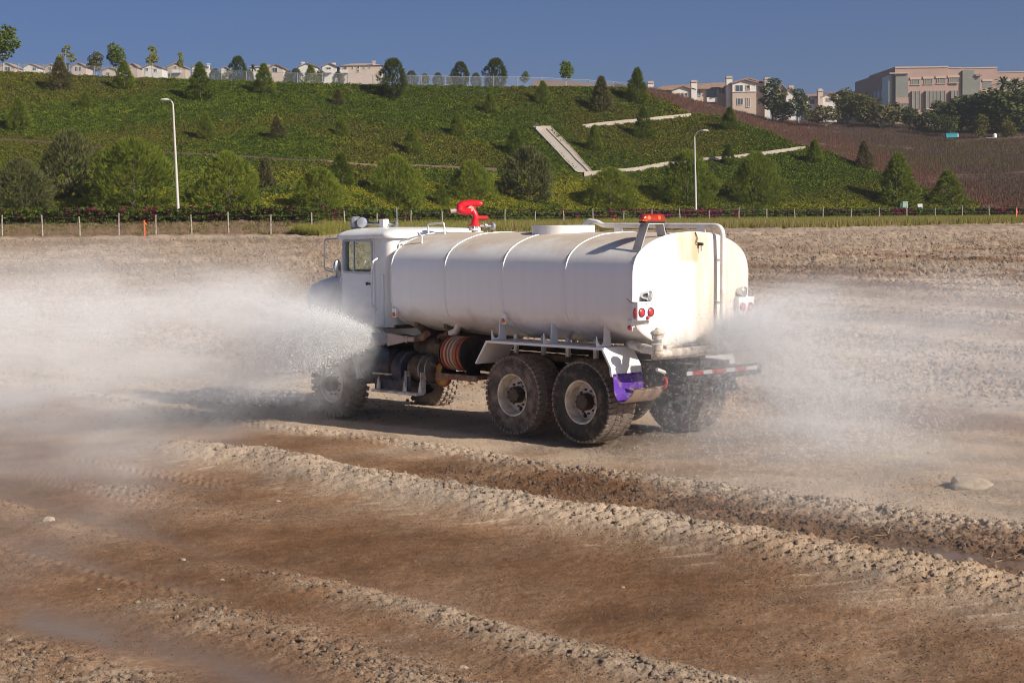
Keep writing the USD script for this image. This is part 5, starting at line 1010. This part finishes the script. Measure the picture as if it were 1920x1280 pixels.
# ------------------------------------------------------------------ houses on the far left skyline
mat('stucco_white', (.56, .53, .49), .85, (.50, .46, .41), .4)
mat('stucco_tan', (.40, .315, .25), .85, (.36, .28, .22), .4)
mat('stucco_pink', (.46, .365, .305), .85, (.41, .32, .265), .4)
mat('roof_tile', (.22, .135, .10), .85, (.30, .19, .14), 1.2)
mat('roof_pale', (.34, .26, .21), .85, (.28, .20, .16), 1.2)
mat('dark_glass', (.03, .04, .05), .12)
mat('blue_glass', (.05, .075, .10), .15)
mat('shutter', (.20, .17, .14), .7)
def hz_(px, Z): return px * Z / FPX
def house(x0, x1, y_eave, y_peak, yb, Z, wall, roof, label, wins=(), chim=(), deep=9.0, hip=False, balcony=None):
    """A gable house whose gable faces the camera, wall edges and heights taken at distance Z."""
    A = at((x0 + x1) / 2, yb, Z); t = thing('house', label, 'house', A); w = hz_(x1 - x0, Z); he = hz_(yb - y_eave, Z); hp_ = hz_(yb - y_peak, Z)
    part(t, 'wall', [prism([(-w / 2, -3), (w / 2, -3), (w / 2, he), (0, hp_), (-w / 2, he)] if not hip else [(-w / 2, -3), (w / 2, -3), (w / 2, he), (-w / 2, he)], 1, 0, deep)], wall, False)
    ov, th = .45, .22
    if hip: rm = [hull([(-w / 2 - ov, -ov, he), (w / 2 + ov, -ov, he), (-w / 2 - ov, deep + ov, he), (w / 2 + ov, deep + ov, he), (-w / 2 + deep * .4, deep / 2, hp_), (w / 2 - deep * .4, deep / 2, hp_)])]
    else:
        k = (hp_ - he) / (w / 2); o2 = ov
        rm = [prism([(s * (w / 2 + o2), he - k * o2 + .01), (0, hp_ + .01), (0, hp_ + th), (s * (w / 2 + o2), he - k * o2 + th)], 1, -ov, deep + ov) for s in (-1, 1)]
    part(t, 'roof', rm, roof, False)
    for wx, wy, ww, wh in wins:
        X, Zz = hz_(wx - (x0 + x1) / 2, Z), hz_(yb - wy, Z); a, b = hz_(ww, Z), hz_(wh, Z)
        wn = part(t, 'window', [box((X, -.03, Zz), (a, .06, b))], 'dark_glass', False)
        part(wn, 'frame', [box((X, -.05, Zz + b / 2 + .06), (a + .24, .12, .12)), box((X, -.05, Zz - b / 2 - .06), (a + .24, .12, .12)), box((X - a / 2 - .06, -.05, Zz), (.12, .12, b)), box((X + a / 2 + .06, -.05, Zz), (.12, .12, b)), box((X, -.06, Zz), (.07, .08, b))], 'stucco_white', False)
    for cx_, ct, cw in chim:
        X, Zt = hz_(cx_ - (x0 + x1) / 2, Z), hz_(yb - ct, Z); part(t, 'chimney', [box((X, deep * .1, Zt / 2), (hz_(cw, Z), 1.2, Zt)), box((X, deep * .1, Zt - .2), (hz_(cw, Z) + .35, 1.5, .35))], wall, False)
    if balcony:
        bx0, bx1, by = balcony; X0, X1, Zb = hz_(bx0 - (x0 + x1) / 2, Z), hz_(bx1 - (x0 + x1) / 2, Z), hz_(yb - by, Z); part(t, 'balcony', [box(((X0 + X1) / 2, -.6, Zb), (X1 - X0, 1.2, .2)), box(((X0 + X1) / 2, -1.15, Zb + .5), (X1 - X0, .12, .9))], 'stucco_white', False)
    return t
house(0, 28, 126, 119, 150, 560, 'stucco_tan', 'roof_pale', 'tan house at the far left of the skyline with one pale window', [(15, 130, 9, 7)])
house(45, 73, 127, 120, 150, 560, 'stucco_white', 'roof_tile', 'white gable house, second from the left on the skyline', [(65, 130, 6, 5)])
house(85, 108, 127, 121, 150, 560, 'stucco_tan', 'roof_pale', 'tan house with two dark windows half behind a brownish pine', [(94, 129, 5, 7), (102, 129, 4, 7)])
house(135, 162, 126, 119, 152, 560, 'stucco_pink', 'roof_tile', 'pale gable house with paired windows left of the weeping tree', [(144, 130, 5, 8), (151, 130, 5, 8)])
house(192, 222, 133, 127, 156, 540, 'stucco_pink', 'roof_tile', 'low pink house half hidden behind the weeping tree', [(203, 139, 6, 5)])
house(241, 258, 126, 120, 156, 560, 'stucco_tan', 'roof_tile', 'narrow tan house right of the large leafy tree', [])
house(268, 304, 128, 121, 156, 540, 'stucco_white', 'roof_tile', 'white house with a brown roof behind the open leafy tree', [(276, 131, 5, 5), (292, 133, 5, 5)])
house(314, 348, 127, 119, 156, 560, 'stucco_tan', 'roof_pale', 'tan house with a pale balcony behind the small open tree', [(330, 128, 4, 6)], balcony=(325, 342, 137))
house(361, 390, 127, 121, 158, 580, 'stucco_white', 'roof_tile', 'white house with a chimney behind a dark young pine', [(370, 131, 5, 5)], chim=[(391, 120, 4)])
house(415, 430, 131, 126, 160, 600, 'stucco_white', 'roof_pale', 'small grey white house left of the dark dense pine', [])
house(470, 484, 127, 123, 160, 560, 'stucco_white', 'roof_pale', 'small white block house right of the palm', [], hip=True)
house(505, 531, 128, 122, 160, 560, 'stucco_pink', 'roof_tile', 'pink house with a shuttered window right of a bright young pine', [(516, 132, 9, 8)], chim=[(504, 122, 3)])
house(561, 594, 126, 120, 162, 560, 'stucco_white', 'roof_tile', 'white house with a tall chimney behind a small pine', [(587, 134, 4, 6)], chim=[(568.5, 117, 4.5)])
house(605, 632, 126, 120, 162, 560, 'stucco_white', 'roof_tile', 'white gable house with a balcony left of the long pink house', [(617, 130, 8, 5)], chim=[(627, 119, 4)], balcony=(609, 623, 137))
house(639, 714, 124, 118, 163, 560, 'stucco_pink', 'roof_pale', 'long pink house with a low roof and six small windows', [(648, 128, 6, 6), (662, 128, 2.5, 5), (672, 127.5, 4, 4), (672, 133.5, 4, 4), (683, 128, 2.5, 5), (694, 127, 2.5, 4)], chim=[(701.5, 115.5, 4.5)], hip=True, balcony=(639, 654, 137))

# ------------------------------------------------------------------ apartment houses on the right skyline
AZ = 410.
def ax(x): return hz_(x - 1350, AZ)
def az(y): return hz_(245 - y, AZ)
ap = thing('apartment_house', 'cream and tan apartment house with brown tiled roof, arches and chimneys', 'apartment house', at(1350, 245, AZ))
def blk(x0, x1, yt, yb, d0, d1): return box(((ax(x0) + ax(x1)) / 2, (d0 + d1) / 2, (az(yt) + az(yb)) / 2), (ax(x1) - ax(x0), d1 - d0, az(yt) - az(yb)))
def gab(x0, x1, ye, yp, yb, d0, d1): return prism([(ax(x0), az(yb)), (ax(x1), az(yb)), (ax(x1), az(ye)), (ax((x0 + x1) / 2), az(yp)), (ax(x0), az(ye))], 1, d0, d1)
def gabroof(x0, x1, ye, yp, d0, d1, th=.3, ov=.5):
    w = ax(x1) - ax(x0); c = ax((x0 + x1) / 2); k = (az(yp) - az(ye)) / (w / 2)
    return [prism([(c + s * (w / 2 + ov), az(ye) - k * ov + .01), (c, az(yp) + .01), (c, az(yp) + th), (c + s * (w / 2 + ov), az(ye) - k * ov + th)], 1, d0 - .6, d1) for s in (-1, 1)]
part(ap, 'wing', [gab(1261, 1301, 169, 162.5, 245, 0, 9)], 'stucco_white', False)
part(ap, 'wall', [blk(1234, 1366, 166, 245, 3, 14)], 'stucco_pink', False)
part(ap, 'tower', [gab(1372, 1416, 159, 153, 174.3, -1.5, 10)], 'stucco_white', False); part(ap, 'tower_base', [blk(1372, 1416, 174.5, 245, -1.5, 10)], 'stucco_tan', False)
part(ap, 'string_course', [blk(1371.5, 1416.5, 174, 175.2, -1.7, -1.45)], 'stucco_white', False)
part(ap, 'side_wall', [blk(1416, 1436, 158, 245, 1.5, 12)], 'stucco_pink', False)
part(ap, 'roof', [hull([(ax(1228), 2, az(168)), (ax(1368), 2, az(166)), (ax(1228), 15, az(166)), (ax(1368), 15, az(164)), (ax(1250), 8.5, az(156.5)), (ax(1368), 8.5, az(151.5))])], 'roof_tile', False)
part(ap, 'roof', gabroof(1261, 1301, 169, 162.5, 0, 5), 'roof_tile', False); part(ap, 'roof', gabroof(1372, 1416, 159, 153, -1.5, 8), 'roof_tile', False); part(ap, 'roof', gabroof(1370, 1440, 160, 149.5, 2, 12), 'roof_tile', False)
for x, yt, w in ((1221.5, 152, 11), (1302, 151.5, 11), (1367.5, 145, 11), (1438, 148.5, 10)):
    ch_ = part(ap, 'chimney', [blk(x - w / 2, x + w / 2, yt + 2, 245, -.6, 1.2)], 'stucco_white', False); part(ch_, 'cap', [blk(x - w / 2 - .7, x + w / 2 + .7, yt + 1.5, yt + 4, -.8, 1.4), blk(x - w / 2 + .5, x + w / 2 - .5, yt, yt + 1.5, -.5, 1.1)], 'stucco_tan', False)
def awin(x0, x1, y0, y1, d, arch=False, glass='blue_glass'):
    w = part(ap, 'window', [blk(x0, x1, y0 + ((x1 - x0) / 2 if arch else 0), y1, d - .05, d + .05)] + ([cyl((ax((x0 + x1) / 2), d - .05, az(y0 + (x1 - x0) / 2)), (ax((x0 + x1) / 2), d + .05, az(y0 + (x1 - x0) / 2)), (ax(x1) - ax(x0)) / 2, 20)] if arch else []), glass, False)
    part(w, 'frame', [blk(x0 - .6, x0, y0, y1, d - .14, d - .02), blk(x1, x1 + .6, y0, y1, d - .14, d - .02), blk(x0 - .6, x1 + .6, y1, y1 + .6, d - .18, d - .02)] + ([] if arch else [blk(x0 - .6, x1 + .6, y0 - .6, y0, d - .14, d - .02), blk((x0 + x1) / 2 - .25, (x0 + x1) / 2 + .25, y0, y1, d - .1, d - .02)]), 'stucco_white', False)
for x0 in (1271, 1278, 1285): awin(x0, x0 + 4.6, 174, 190, 0, True, 'shutter')
awin(1309, 1317, 169, 179, 3); awin(1351, 1361, 165, 175, 3); awin(1378.5, 1391, 163, 174, -1.5); awin(1398, 1404, 162, 173, -1.5, True, 'shutter'); awin(1381, 1391, 187, 198, -1.5); awin(1398, 1404, 186.5, 203, -1.5, False, 'shutter'); awin(1422, 1427, 163.5, 174, 1.5); awin(1422, 1427, 187, 197.5, 1.5)
part(ap, 'balcony', [blk(1328, 1345, 168, 183, 2.6, 2.98)], 'blue_glass', False); part(ap, 'balcony_rail', [blk(1327, 1346, 183, 190, 1.2, 1.4), blk(1327, 1346, 190, 191.5, 1.2, 3)], 'stucco_white', False)
part(ap, 'garage_opening', [blk(1318, 1345, 192, 205, 2.7, 2.98)], 'shutter', False)
a2 = thing('white_apartment', 'white gabled apartment house mostly hidden behind the eucalyptus trees', 'apartment house', at(1350, 245, AZ))
part(a2, 'wall', [gab(1456, 1474, 172, 163, 245, 0, 8), gab(1472, 1490, 178, 170, 245, -1, 7)], 'stucco_white', False); part(a2, 'roof', gabroof(1456, 1474, 172, 163, 0, 8) + gabroof(1472, 1490, 178, 170, -1, 7), 'roof_tile', False)
part(a2, 'window', [blk(1463, 1467, 176, 186, -.06, .05)], 'shutter', False); part(a2, 'chimney', [blk(1481, 1490, 163, 200, 2, 3)], 'stucco_tan', False)
a3 = thing('small_apartment', 'small cream apartment house with a chimney, left of the office building', 'apartment house', at(1350, 245, AZ))
part(a3, 'wall', [blk(1513, 1535, 184, 245, 1, 9), gab(1541, 1568, 186, 179, 245, 0, 9)], 'stucco_white', False); part(a3, 'roof', [hull([(ax(1512), .4, az(187)), (ax(1545), .4, az(186)), (ax(1512), 10, az(186)), (ax(1545), 10, az(185)), (ax(1514), 5, az(179)), (ax(1550), 5, az(177))])] + gabroof(1541, 1568, 186, 179, 0, 9), 'roof_tile', False)
part(a3, 'chimney', [blk(1532, 1541, 174, 245, -.5, 1), blk(1531.3, 1541.7, 173.5, 175.5, -.7, 1.2), blk(1533, 1540, 171, 173.5, -.4, .9)], 'stucco_pink', False); part(a3, 'window', [blk(1519, 1527, 190, 198, .9, 1.05)], 'blue_glass', False); part(a3, 'window', [blk(1547, 1558, 188, 195, -.06, .05)], 'shutter', False); part(a3, 'chimney', [blk(1566, 1573, 178, 200, 2, 3)], 'stucco_tan', False)

# ------------------------------------------------------------------ office building
mat('office_pink', (.31, .21, .17), .8, (.28, .19, .15), .3)
mat('office_band', (.39, .29, .235), .8)
mat('office_glass', (.155, .16, .135), .22, (.19, .185, .155), .25)
OZ = 560.
def ox(x): return hz_(x - 1700, OZ)
def oz(y): return hz_(260 - y, OZ)
of = thing('office_building', 'four storey pink stone office building with large glazed bays on the right', 'office building', at(1700, 260, OZ), rotz=0)
def ob(x0, x1, yt, yb, d0, d1): return box(((ox(x0) + ox(x1)) / 2, (d0 + d1) / 2, (oz(yt) + oz(yb)) / 2), (ox(x1) - ox(x0), d1 - d0, oz(yt) - oz(yb)))
WX = ox(1678)
part(of, 'wall', [ob(1678, 1776, 129, 262, 0, 40), ob(1776, 1802, 131, 262, .4, 40), ob(1802, 1869, 131.5, 262, 1.0, 40), ob(1869, 1990, 140, 262, 2.0, 40), ob(1911, 2060, 142, 262, 3, 40)], 'office_pink', False)
part(of, 'parapet', [ob(1677.6, 1776.4, 127.5, 130, -.25, 40), ob(1776, 1802, 130, 131.6, .2, 40), ob(1801.6, 1869.4, 130.2, 132.2, .8, 40), ob(1869, 1992, 138.6, 140.5, 1.8, 40)], 'office_band', False)
# the shaded end runs away from the camera to the left
def end_pt(k, z): return np.array([WX, 0, 0]) + np.array([-0.5, 62, 0]) * k + [0, 0, z]
def slab(k0, k1, y0, y1, out0, out1):
    nv = np.array([-62, -0.5, 0]) / np.hypot(62, 0.5); return hull([end_pt(k, oz(y)) + nv * o for k in (k0, k1) for y in (y0, y1) for o in (out0, out1)])
part(of, 'end_wall', [hull([end_pt(k, oz(y)) + d for k in (0, 1) for y in (131, 262) for d in (np.zeros(3), np.array([12, 2, 0]))])], 'office_pink', False)
part(of, 'end_bay', [hull([end_pt(1, oz(y)) + d for y in (150, 262) for d in (np.zeros(3), np.array([-9, 8, 0]), np.array([4, 0, 0]), np.array([-4, 14, 0]))])], 'office_glass', False)
for k in range(7): part(of, 'window', [slab(.26 + .095 * k, .31 + .095 * k, 163, 177, 0, .12)], 'blue_glass', False)
for k in range(4): part(of, 'window', [slab(.22 + .14 * k, .32 + .14 * k, 186, 206, 0, .12)], 'blue_glass', False)
part(of, 'corner_glazing', [ob(1677.2, 1700, 141, 185, -1.6, -.02), hull([end_pt(0, oz(y)) + d for y in (143, 215) for d in (np.array([-2.2, -.4, 0]), np.array([0, 0, 0]), end_pt(.16, 0) - np.array([WX, 0, 0]) + [-2.0, -.3, 0], end_pt(.16, 0) - np.array([WX, 0, 0]))])], 'office_glass', False)
part(of, 'corner_canopy', [ob(1665, 1701, 139, 141, -2.4, .5)], 'office_band', False)
part(of, 'corner_base', [ob(1677.2, 1701, 185, 196, -1.8, -.02)], 'office_pink', False); part(of, 'corner_glazing', [ob(1684, 1700, 196, 215, -1.5, -.02)], 'office_glass', False)
for x0, x1 in ((1707, 1724), (1731, 1748), (1754.5, 1771.5), (1777, 1796)):
    y0 = 152 - (x0 - 1707) * .035; w = part(of, 'window', [ob(x0, x1, y0, y0 + 9, -.08, .06 if x0 < 1770 else .46)], 'office_glass', False); part(w, 'lintel', [ob(x0 - 1.5, x1 + 1.5, y0 - 4.6, y0 - .6, -.35, -.02 if x0 < 1770 else .38)], 'office_band', False)
    part(w, 'mullion', [ob(x0 + (x1 - x0) * f - .3, x0 + (x1 - x0) * f + .3, y0, y0 + 9, -.2, -.09) for f in (.08, .3, .92)] + [ob(x0 - 1, x1 + 1, y0 + 9, y0 + 10, -.3, -.02)], 'office_band', False)
for x0, x1 in ((1708, 1723.5), (1733, 1771), (1781, 1795)):
    w = part(of, 'glazed_bay', [ob(x0, x1, 173, 206, -.9, -.02 if x0 < 1770 else .38)], 'office_glass', False); part(w, 'mullion', [ob(x0 + (x1 - x0) * f - .3, x0 + (x1 - x0) * f + .3, 173, 206, -1.05, -.91) for f in np.linspace(.04, .96, 3 if x1 - x0 < 20 else 6)], 'office_pink', False)
part(of, 'stair_glazing', [ob(1803, 1825, 136, 181, -.4, .98)], 'office_glass', False); part(of, 'stair_glazing', [ob(1825, 1836, 147, 200, .2, .98)], 'office_glass', False)
part(of, 'canopy', [ob(1826, 1838, 143.5, 147, -1.0, .98)], 'roof_tile', False)
for x0, x1 in ((1843, 1859), (1866, 1882), (1889, 1905), (1912, 1928)):
    w = part(of, 'window', [ob(x0, x1, 157, 168, .9 if x0 < 1862 else 1.9, 1.06 if x0 < 1862 else 2.06)], 'office_glass', False); part(w, 'lintel', [ob(x0 - 1.5, x1 + 1.5, 152.5, 156.4, .7 if x0 < 1862 else 1.7, .98 if x0 < 1862 else 1.98)], 'office_band', False)
part(of, 'terrace_wall', [ob(1728, 1756, 206, 216, -6, -3)], 'office_band', False)
# small things on the far right
mat('turquoise', (.015, .26, .33), .5); mat('utility_green', (.30, .42, .36), .5); mat('sign_grey', (.62, .62, .62), .5); mat('dark_green', (.03, .10, .06), .5)
b = at(1783, 258, 330); tb = thing('turquoise_bin', 'turquoise bin on the grass below the dark trees at the right', 'bin', b); part(tb, 'body', [hull([(sx * 1.15 * k, sy * .6, z) for sx in (-1, 1) for sy in (-1, 1) for z, k in ((0, .9), (.75, 1))])], 'turquoise'); part(tb, 'lid', [box((0, 0, .79), (2.4, 1.3, .08), .02)], 'turquoise'); part(tb, 'end_post', [box((-1.3, 0, .35), (.22, .5, .7), .03), box((1.3, 0, .35), (.22, .5, .7), .03)], 'stucco_white')
b = at(1865, 259, 330); wt = thing('white_tank', 'small white upright tank on the ground at the far right', 'tank', b); part(wt, 'body', [lathe([(1e-4, 0), (.40, 0), (.42, .5), (.36, .72), (.2, .86), (1e-4, .9)], (0, 0, 0), (0, 0, 1), 18)], 'white_paint', 40); part(wt, 'slab', [box((-.8, 0, .05), (2.2, .9, .12), .02)], 'concrete')
Zu = 180.; b = at(1695, 396, Zu); ub = thing('utility_cabinet', 'pale green utility cabinet behind the fence under the pointed pine', 'utility cabinet', b); part(ub, 'cabinet', [box((.08, 0, .45), (.56, .5, 1.0), .02)], 'utility_green'); part(ub, 'side_panel', [box((-.36, .02, .42), (.28, .5, .9), .02)], 'dark_green'); part(ub, 'lid', [box((.08, 0, .97), (.62, .56, .06), .01)], 'sign_grey')
b = at(1725, 397, Zu); sg = thing('small_sign', 'small pale grey notice board behind the fence right of the utility cabinet', 'sign', b); part(sg, 'board', [box((0, 0, .55), (.52, .04, .56), .01)], 'sign_grey'); part(sg, 'leg', [box((0, .03, .15), (.06, .04, .5))], 'wire_steel'); part(sg, 'leg', [box((.2, .03, .15), (.05, .04, .4))], 'wire_steel')
# ------------------------------------------------------------------ water: mist volumes and flying drops
def mist(name, label, org, axis, lo, hi, dens, anis, half, vert, nscale, ncon, fine):
    Ex.start(); Ex.nodes['tc'] = ('texture_coordinate', {}); Ex.nodes['sp'] = ('separate_xyz', {}); Ex.links.append(('tc.object', 'sp.vector'))
    x, y, z = Ex('sp.x') - float(org[0]), Ex('sp.y') - float(org[1]), Ex('sp.z') - float(org[2])
    ax_ = np.array(axis, float); ax_ /= np.linalg.norm(ax_)
    a, b = x * float(ax_[0]) + y * float(ax_[1]), y * float(ax_[0]) - x * float(ax_[1])
    rho = Ex.op('sqrt', a * a + b * b + 1e-4); ang = Ex.op('absolute', Ex.op('arctan2', b, a))
    d0, l0_, d1, l1_ = dens
    base = (rho * (-1 / l0_)).exp() * d0 + (rho * (-1 / l1_)).exp() * d1
    side = ang.step(half[1], half[0])
    rise, rl, slope, drop, top0 = vert
    ztop = (1 - (rho * (-1 / rl)).exp()) * rise + rho * slope + top0
    up = (z - ztop).step(.30, -.45) * ((z - ztop).step(-1.9, -.1, .85, 1.0))
    dn_ = (z + rho * drop + rho * rho * .04).step(-.45, .10)
    Ex.nodes['cx'] = ('combine_xyz', {}); Ex.links += [((a * nscale[0]).ref, 'cx.x'), ((b * nscale[1]).ref, 'cx.y'), ((z * nscale[2]).ref, 'cx.z')]
    Ex.nodes['nz'] = ('noise_texture', {'scale': 1.0, 'detail': 4.0, 'roughness': .58, 'distortion': .6}); Ex.links.append(('cx.vector', 'nz.vector'))
    n = Ex('nz.fac').step(ncon[0], ncon[1], ncon[2], ncon[3])
    Ex.nodes['cy'] = ('combine_xyz', {}); el_ = Ex.op('arctan2', b, a); Ex.links += [((rho * .45).ref, 'cy.x'), ((el_ * 6.0).ref, 'cy.y'), ((z / (rho * .5 + .5) * 5.0).ref, 'cy.z')]
    Ex.nodes['ns'] = ('noise_texture', {'scale': 1.0, 'detail': 3.0, 'roughness': .6, 'distortion': .3}); Ex.links.append(('cy.vector', 'ns.vector'))
    n = n * Ex('ns.fac').step(.36, .66, .40, 1.75)
    if fine:
        Ex.nodes['nf'] = ('noise_texture', {'scale': 5.5, 'detail': 2.0, 'roughness': .6}); Ex.links.append(('tc.object', 'nf.vector'))
        nearw = rho.step(3.2, .6); n = n * (1 - nearw * .8) + nearw * Ex('nf.fac').step(.44, .60, .12, 1.5)
    d = base * side * up * dn_ * n
    Ex.nodes['v'] = ('principled_volume', {'color': (.985, .965, .945), 'anisotropy': anis}); Ex.links.append((d.ref, 'v.density'))
    MATS[name] = usdkit.material(stage, f'/World/Looks/{name}', dict(Ex.nodes), list(Ex.links), volume='v.volume')
    lo, hi = np.array(lo, float), np.array(hi, float)
    return top('water_mist', box((lo + hi) / 2, hi - lo), name, label, 'water mist', kind='stuff', smooth=False)
N1 = truck(4.24, 1.20, 1.26); N2 = truck(-1.36, -.08, 1.60)
mist('front_mist', 'pale water mist drifting left from the nozzle under the truck cab', N1, (-1, -.12), (-15, 14, -.4), (N1[0] + .25, 37, 3.9), (1.5, .9, .070, 24.), -.22, (.98, 1.38), (1.15, 1.9, .012, .22, .12), (.34, .55, .95), (.40, .68, .06, 2.4), True)
mist('rear_mist', 'fine water mist blowing right from behind the truck', N2, (1, -.38), (N2[0] - 1.6, 15.0, -.4), (12, 31, 3.4), (.85, .8, .054, 13.0), -.22, (1.0, 1.7), (.62, .7, -.03, .95, .15), (.5, .6, 1.2), (.36, .66, .25, 1.7), False)
mat('water_drop', (.86, .87, .89), .15, transl=.35)
def drops(name, label, org, axis, N, az, elev, speed, tmax, size, drag, seed, pw=1.0, zmin=0.0):
    r = np.random.default_rng(seed); a0 = math.atan2(axis[1], axis[0]); a = a0 + az * (r.beta(2, 2, N) * 2 - 1); e = np.radians(r.uniform(elev[0], elev[1], N)); v = speed * r.uniform(.55, 1.1, N); t = tmax * r.uniform(.02, 1, N) ** pw
    L = v * (1 - np.exp(-drag * t)) / drag; p = org + np.stack([L * np.cos(e) * np.cos(a), L * np.cos(e) * np.sin(a), L * np.sin(e) - 4.9 * t * t * .75], 1) + r.normal(size=(N, 3)) * (.02 + .03 * L)[:, None]
    ok = p[:, 2] > ground(p[:, 0], p[:, 1], False)[0] + .02 + zmin; q = np.linalg.inv(np.stack([TF, TL, TU], 1)) @ (p - TORG).T; inside = (q[0] > -1.0) & (np.abs(q[1]) < 1.02) & (q[2] > 1.25) & (q[0] < 7.2); ok &= ~inside; p = p[ok]
    return instancer(name, [('drop', trimesh.creation.icosphere(0, 1.0), 'water_drop', True), ('drop', trimesh.creation.icosphere(0, 1.0).apply_scale([1.7, .8, .8]), 'water_drop', True)], p, size[0] + (size[1] - size[0]) * r.beta(1.2, 3, len(p)), r.integers(0, 2, len(p)), label, 'water spray')
drops('water_spray', 'burst of water drops fanning left from the nozzle under the truck cab', N1, (-1, -.12), 110000, .80, (-9, 27), 9.0, .60, (.002, .0095), 1.2, 91, 1.7, .45)
drops('water_spray', 'coarse bright water drops bursting out close to the fan nozzle under the cab', N1, (-1, -.12), 38000, .70, (-10, 26), 9.5, .28, (.0035, .0135), 1.2, 93, 1.1, .45)
drops('water_spray', 'fine water drops spraying right from behind the truck bumper', N2, (1, -.38), 150000, 1.85, (-30, 34), 6.4, 1.0, (.002, .0078), 1.0, 92, 1.15)

# ------------------------------------------------------------------ single stones, roots and twigs on the field
mat('stone', (.34, .275, .20), .9, (.25, .195, .14), 4, bump=.6, bscale=20)
mat('root', (.26, .13, .055), .8)
mat('straw', (.26, .16, .08), .8)
def gpt(x, y):
    Z = 20.
    for _ in range(8):
        P = at(x, y, Z); zg = float(ground(P[0:1], P[1:2])[0][0]); d = P - EYE; Z = Z * (zg - CAMH) / (P[2] - CAMH)
    return at(x, y, Z)
for x, y, w, lab in [(1818, 912, 84, 'largest pale stone on the field, low and flat, at the far right'), (90, 975, 24, 'pale stone on the low ridge at the left edge'), (343, 1049, 12, 'small pale stone on the ridge left of centre in the foreground'), (521, 940, 11, 'small pale stone lying alone on the brown flat left of centre'), (416, 1087, 11, 'small tan stone on the brown strip in the lower left'), (1168, 1101, 9, 'tiny white stone on the brown flat at the lower right of centre'), (186, 1105, 12, 'small stone on the cloddy ridge at the lower left'), (1112, 1222, 22, 'tan clod standing on the ridge at the bottom centre'), (868, 1252, 22, 'tan clod at the bottom edge left of centre'), (1372, 1272, 16, 'pale stone at the bottom edge right of centre'), (1306, 894, 10, 'pale stone at the start of the dark cloddy strip behind the long ridge')]:
    P = gpt(x, y); R = w * P[1] / FPX / 2; m = trimesh.creation.icosphere(3, 1.0); v = m.vertices; m.vertices = v * (1 + .7 * (meshkit.fbm(v * 1.3 + x, 3, x % 17)[:, None] - .5)) * [R, R * .75, R * .55]
    t = thing('stone', lab, 'stone', P); part(t, 'stone_body', m, 'stone', 50)
for x, y, w, n, mt, nm, lab in [(1172, 985, 60, 40, 'root', 'root_tuft', 'rusty brown root tuft sticking out of the long ridge'), (1660, 1004, 70, 14, 'straw', 'twig_bundle', 'orange brown twigs lying behind the long ridge at the right'), (1880, 1048, 70, 12, 'straw', 'twig_bundle', 'dry twigs by the puddle at the right edge')]:
    P = gpt(x, y); W = w * P[1] / FPX; r = np.random.default_rng(x); ms = []
    for k in range(n):
        a = r.uniform(0, 6.28); L = W * r.uniform(.3, .7); e = r.uniform(.05, .8) if nm == 'root_tuft' else r.uniform(0, .25); b = r.normal(size=3) * W * .22 * [1, 1, .1]; c = np.array([math.cos(a) * math.cos(e), math.sin(a) * math.cos(e), math.sin(e)])
        ms.append(tube(np.array([b, b + c * L * .5 + r.normal(size=3) * .03, b + c * L + [0, 0, -.05 * L]]), [.006, .005, .003], 4))
    t = thing(nm, lab, 'roots' if nm == 'root_tuft' else 'twigs', P); part(t, 'strands', ms, mt, True, kind='stuff')

# ------------------------------------------------------------------ thin haze over the whole valley
MATS['haze'] = usdkit.material(stage, '/World/Looks/haze', {'v': ('principled_volume', {'color': (.90, .93, .97), 'density': 0.00014, 'anisotropy': 0.2})}, [], volume='v.volume')
top('haze', box((0, 0, 39.5), (3300, 3300, 82.)), 'haze', 'thin warm haze in the air over the whole site', 'haze', kind='stuff', smooth=False)
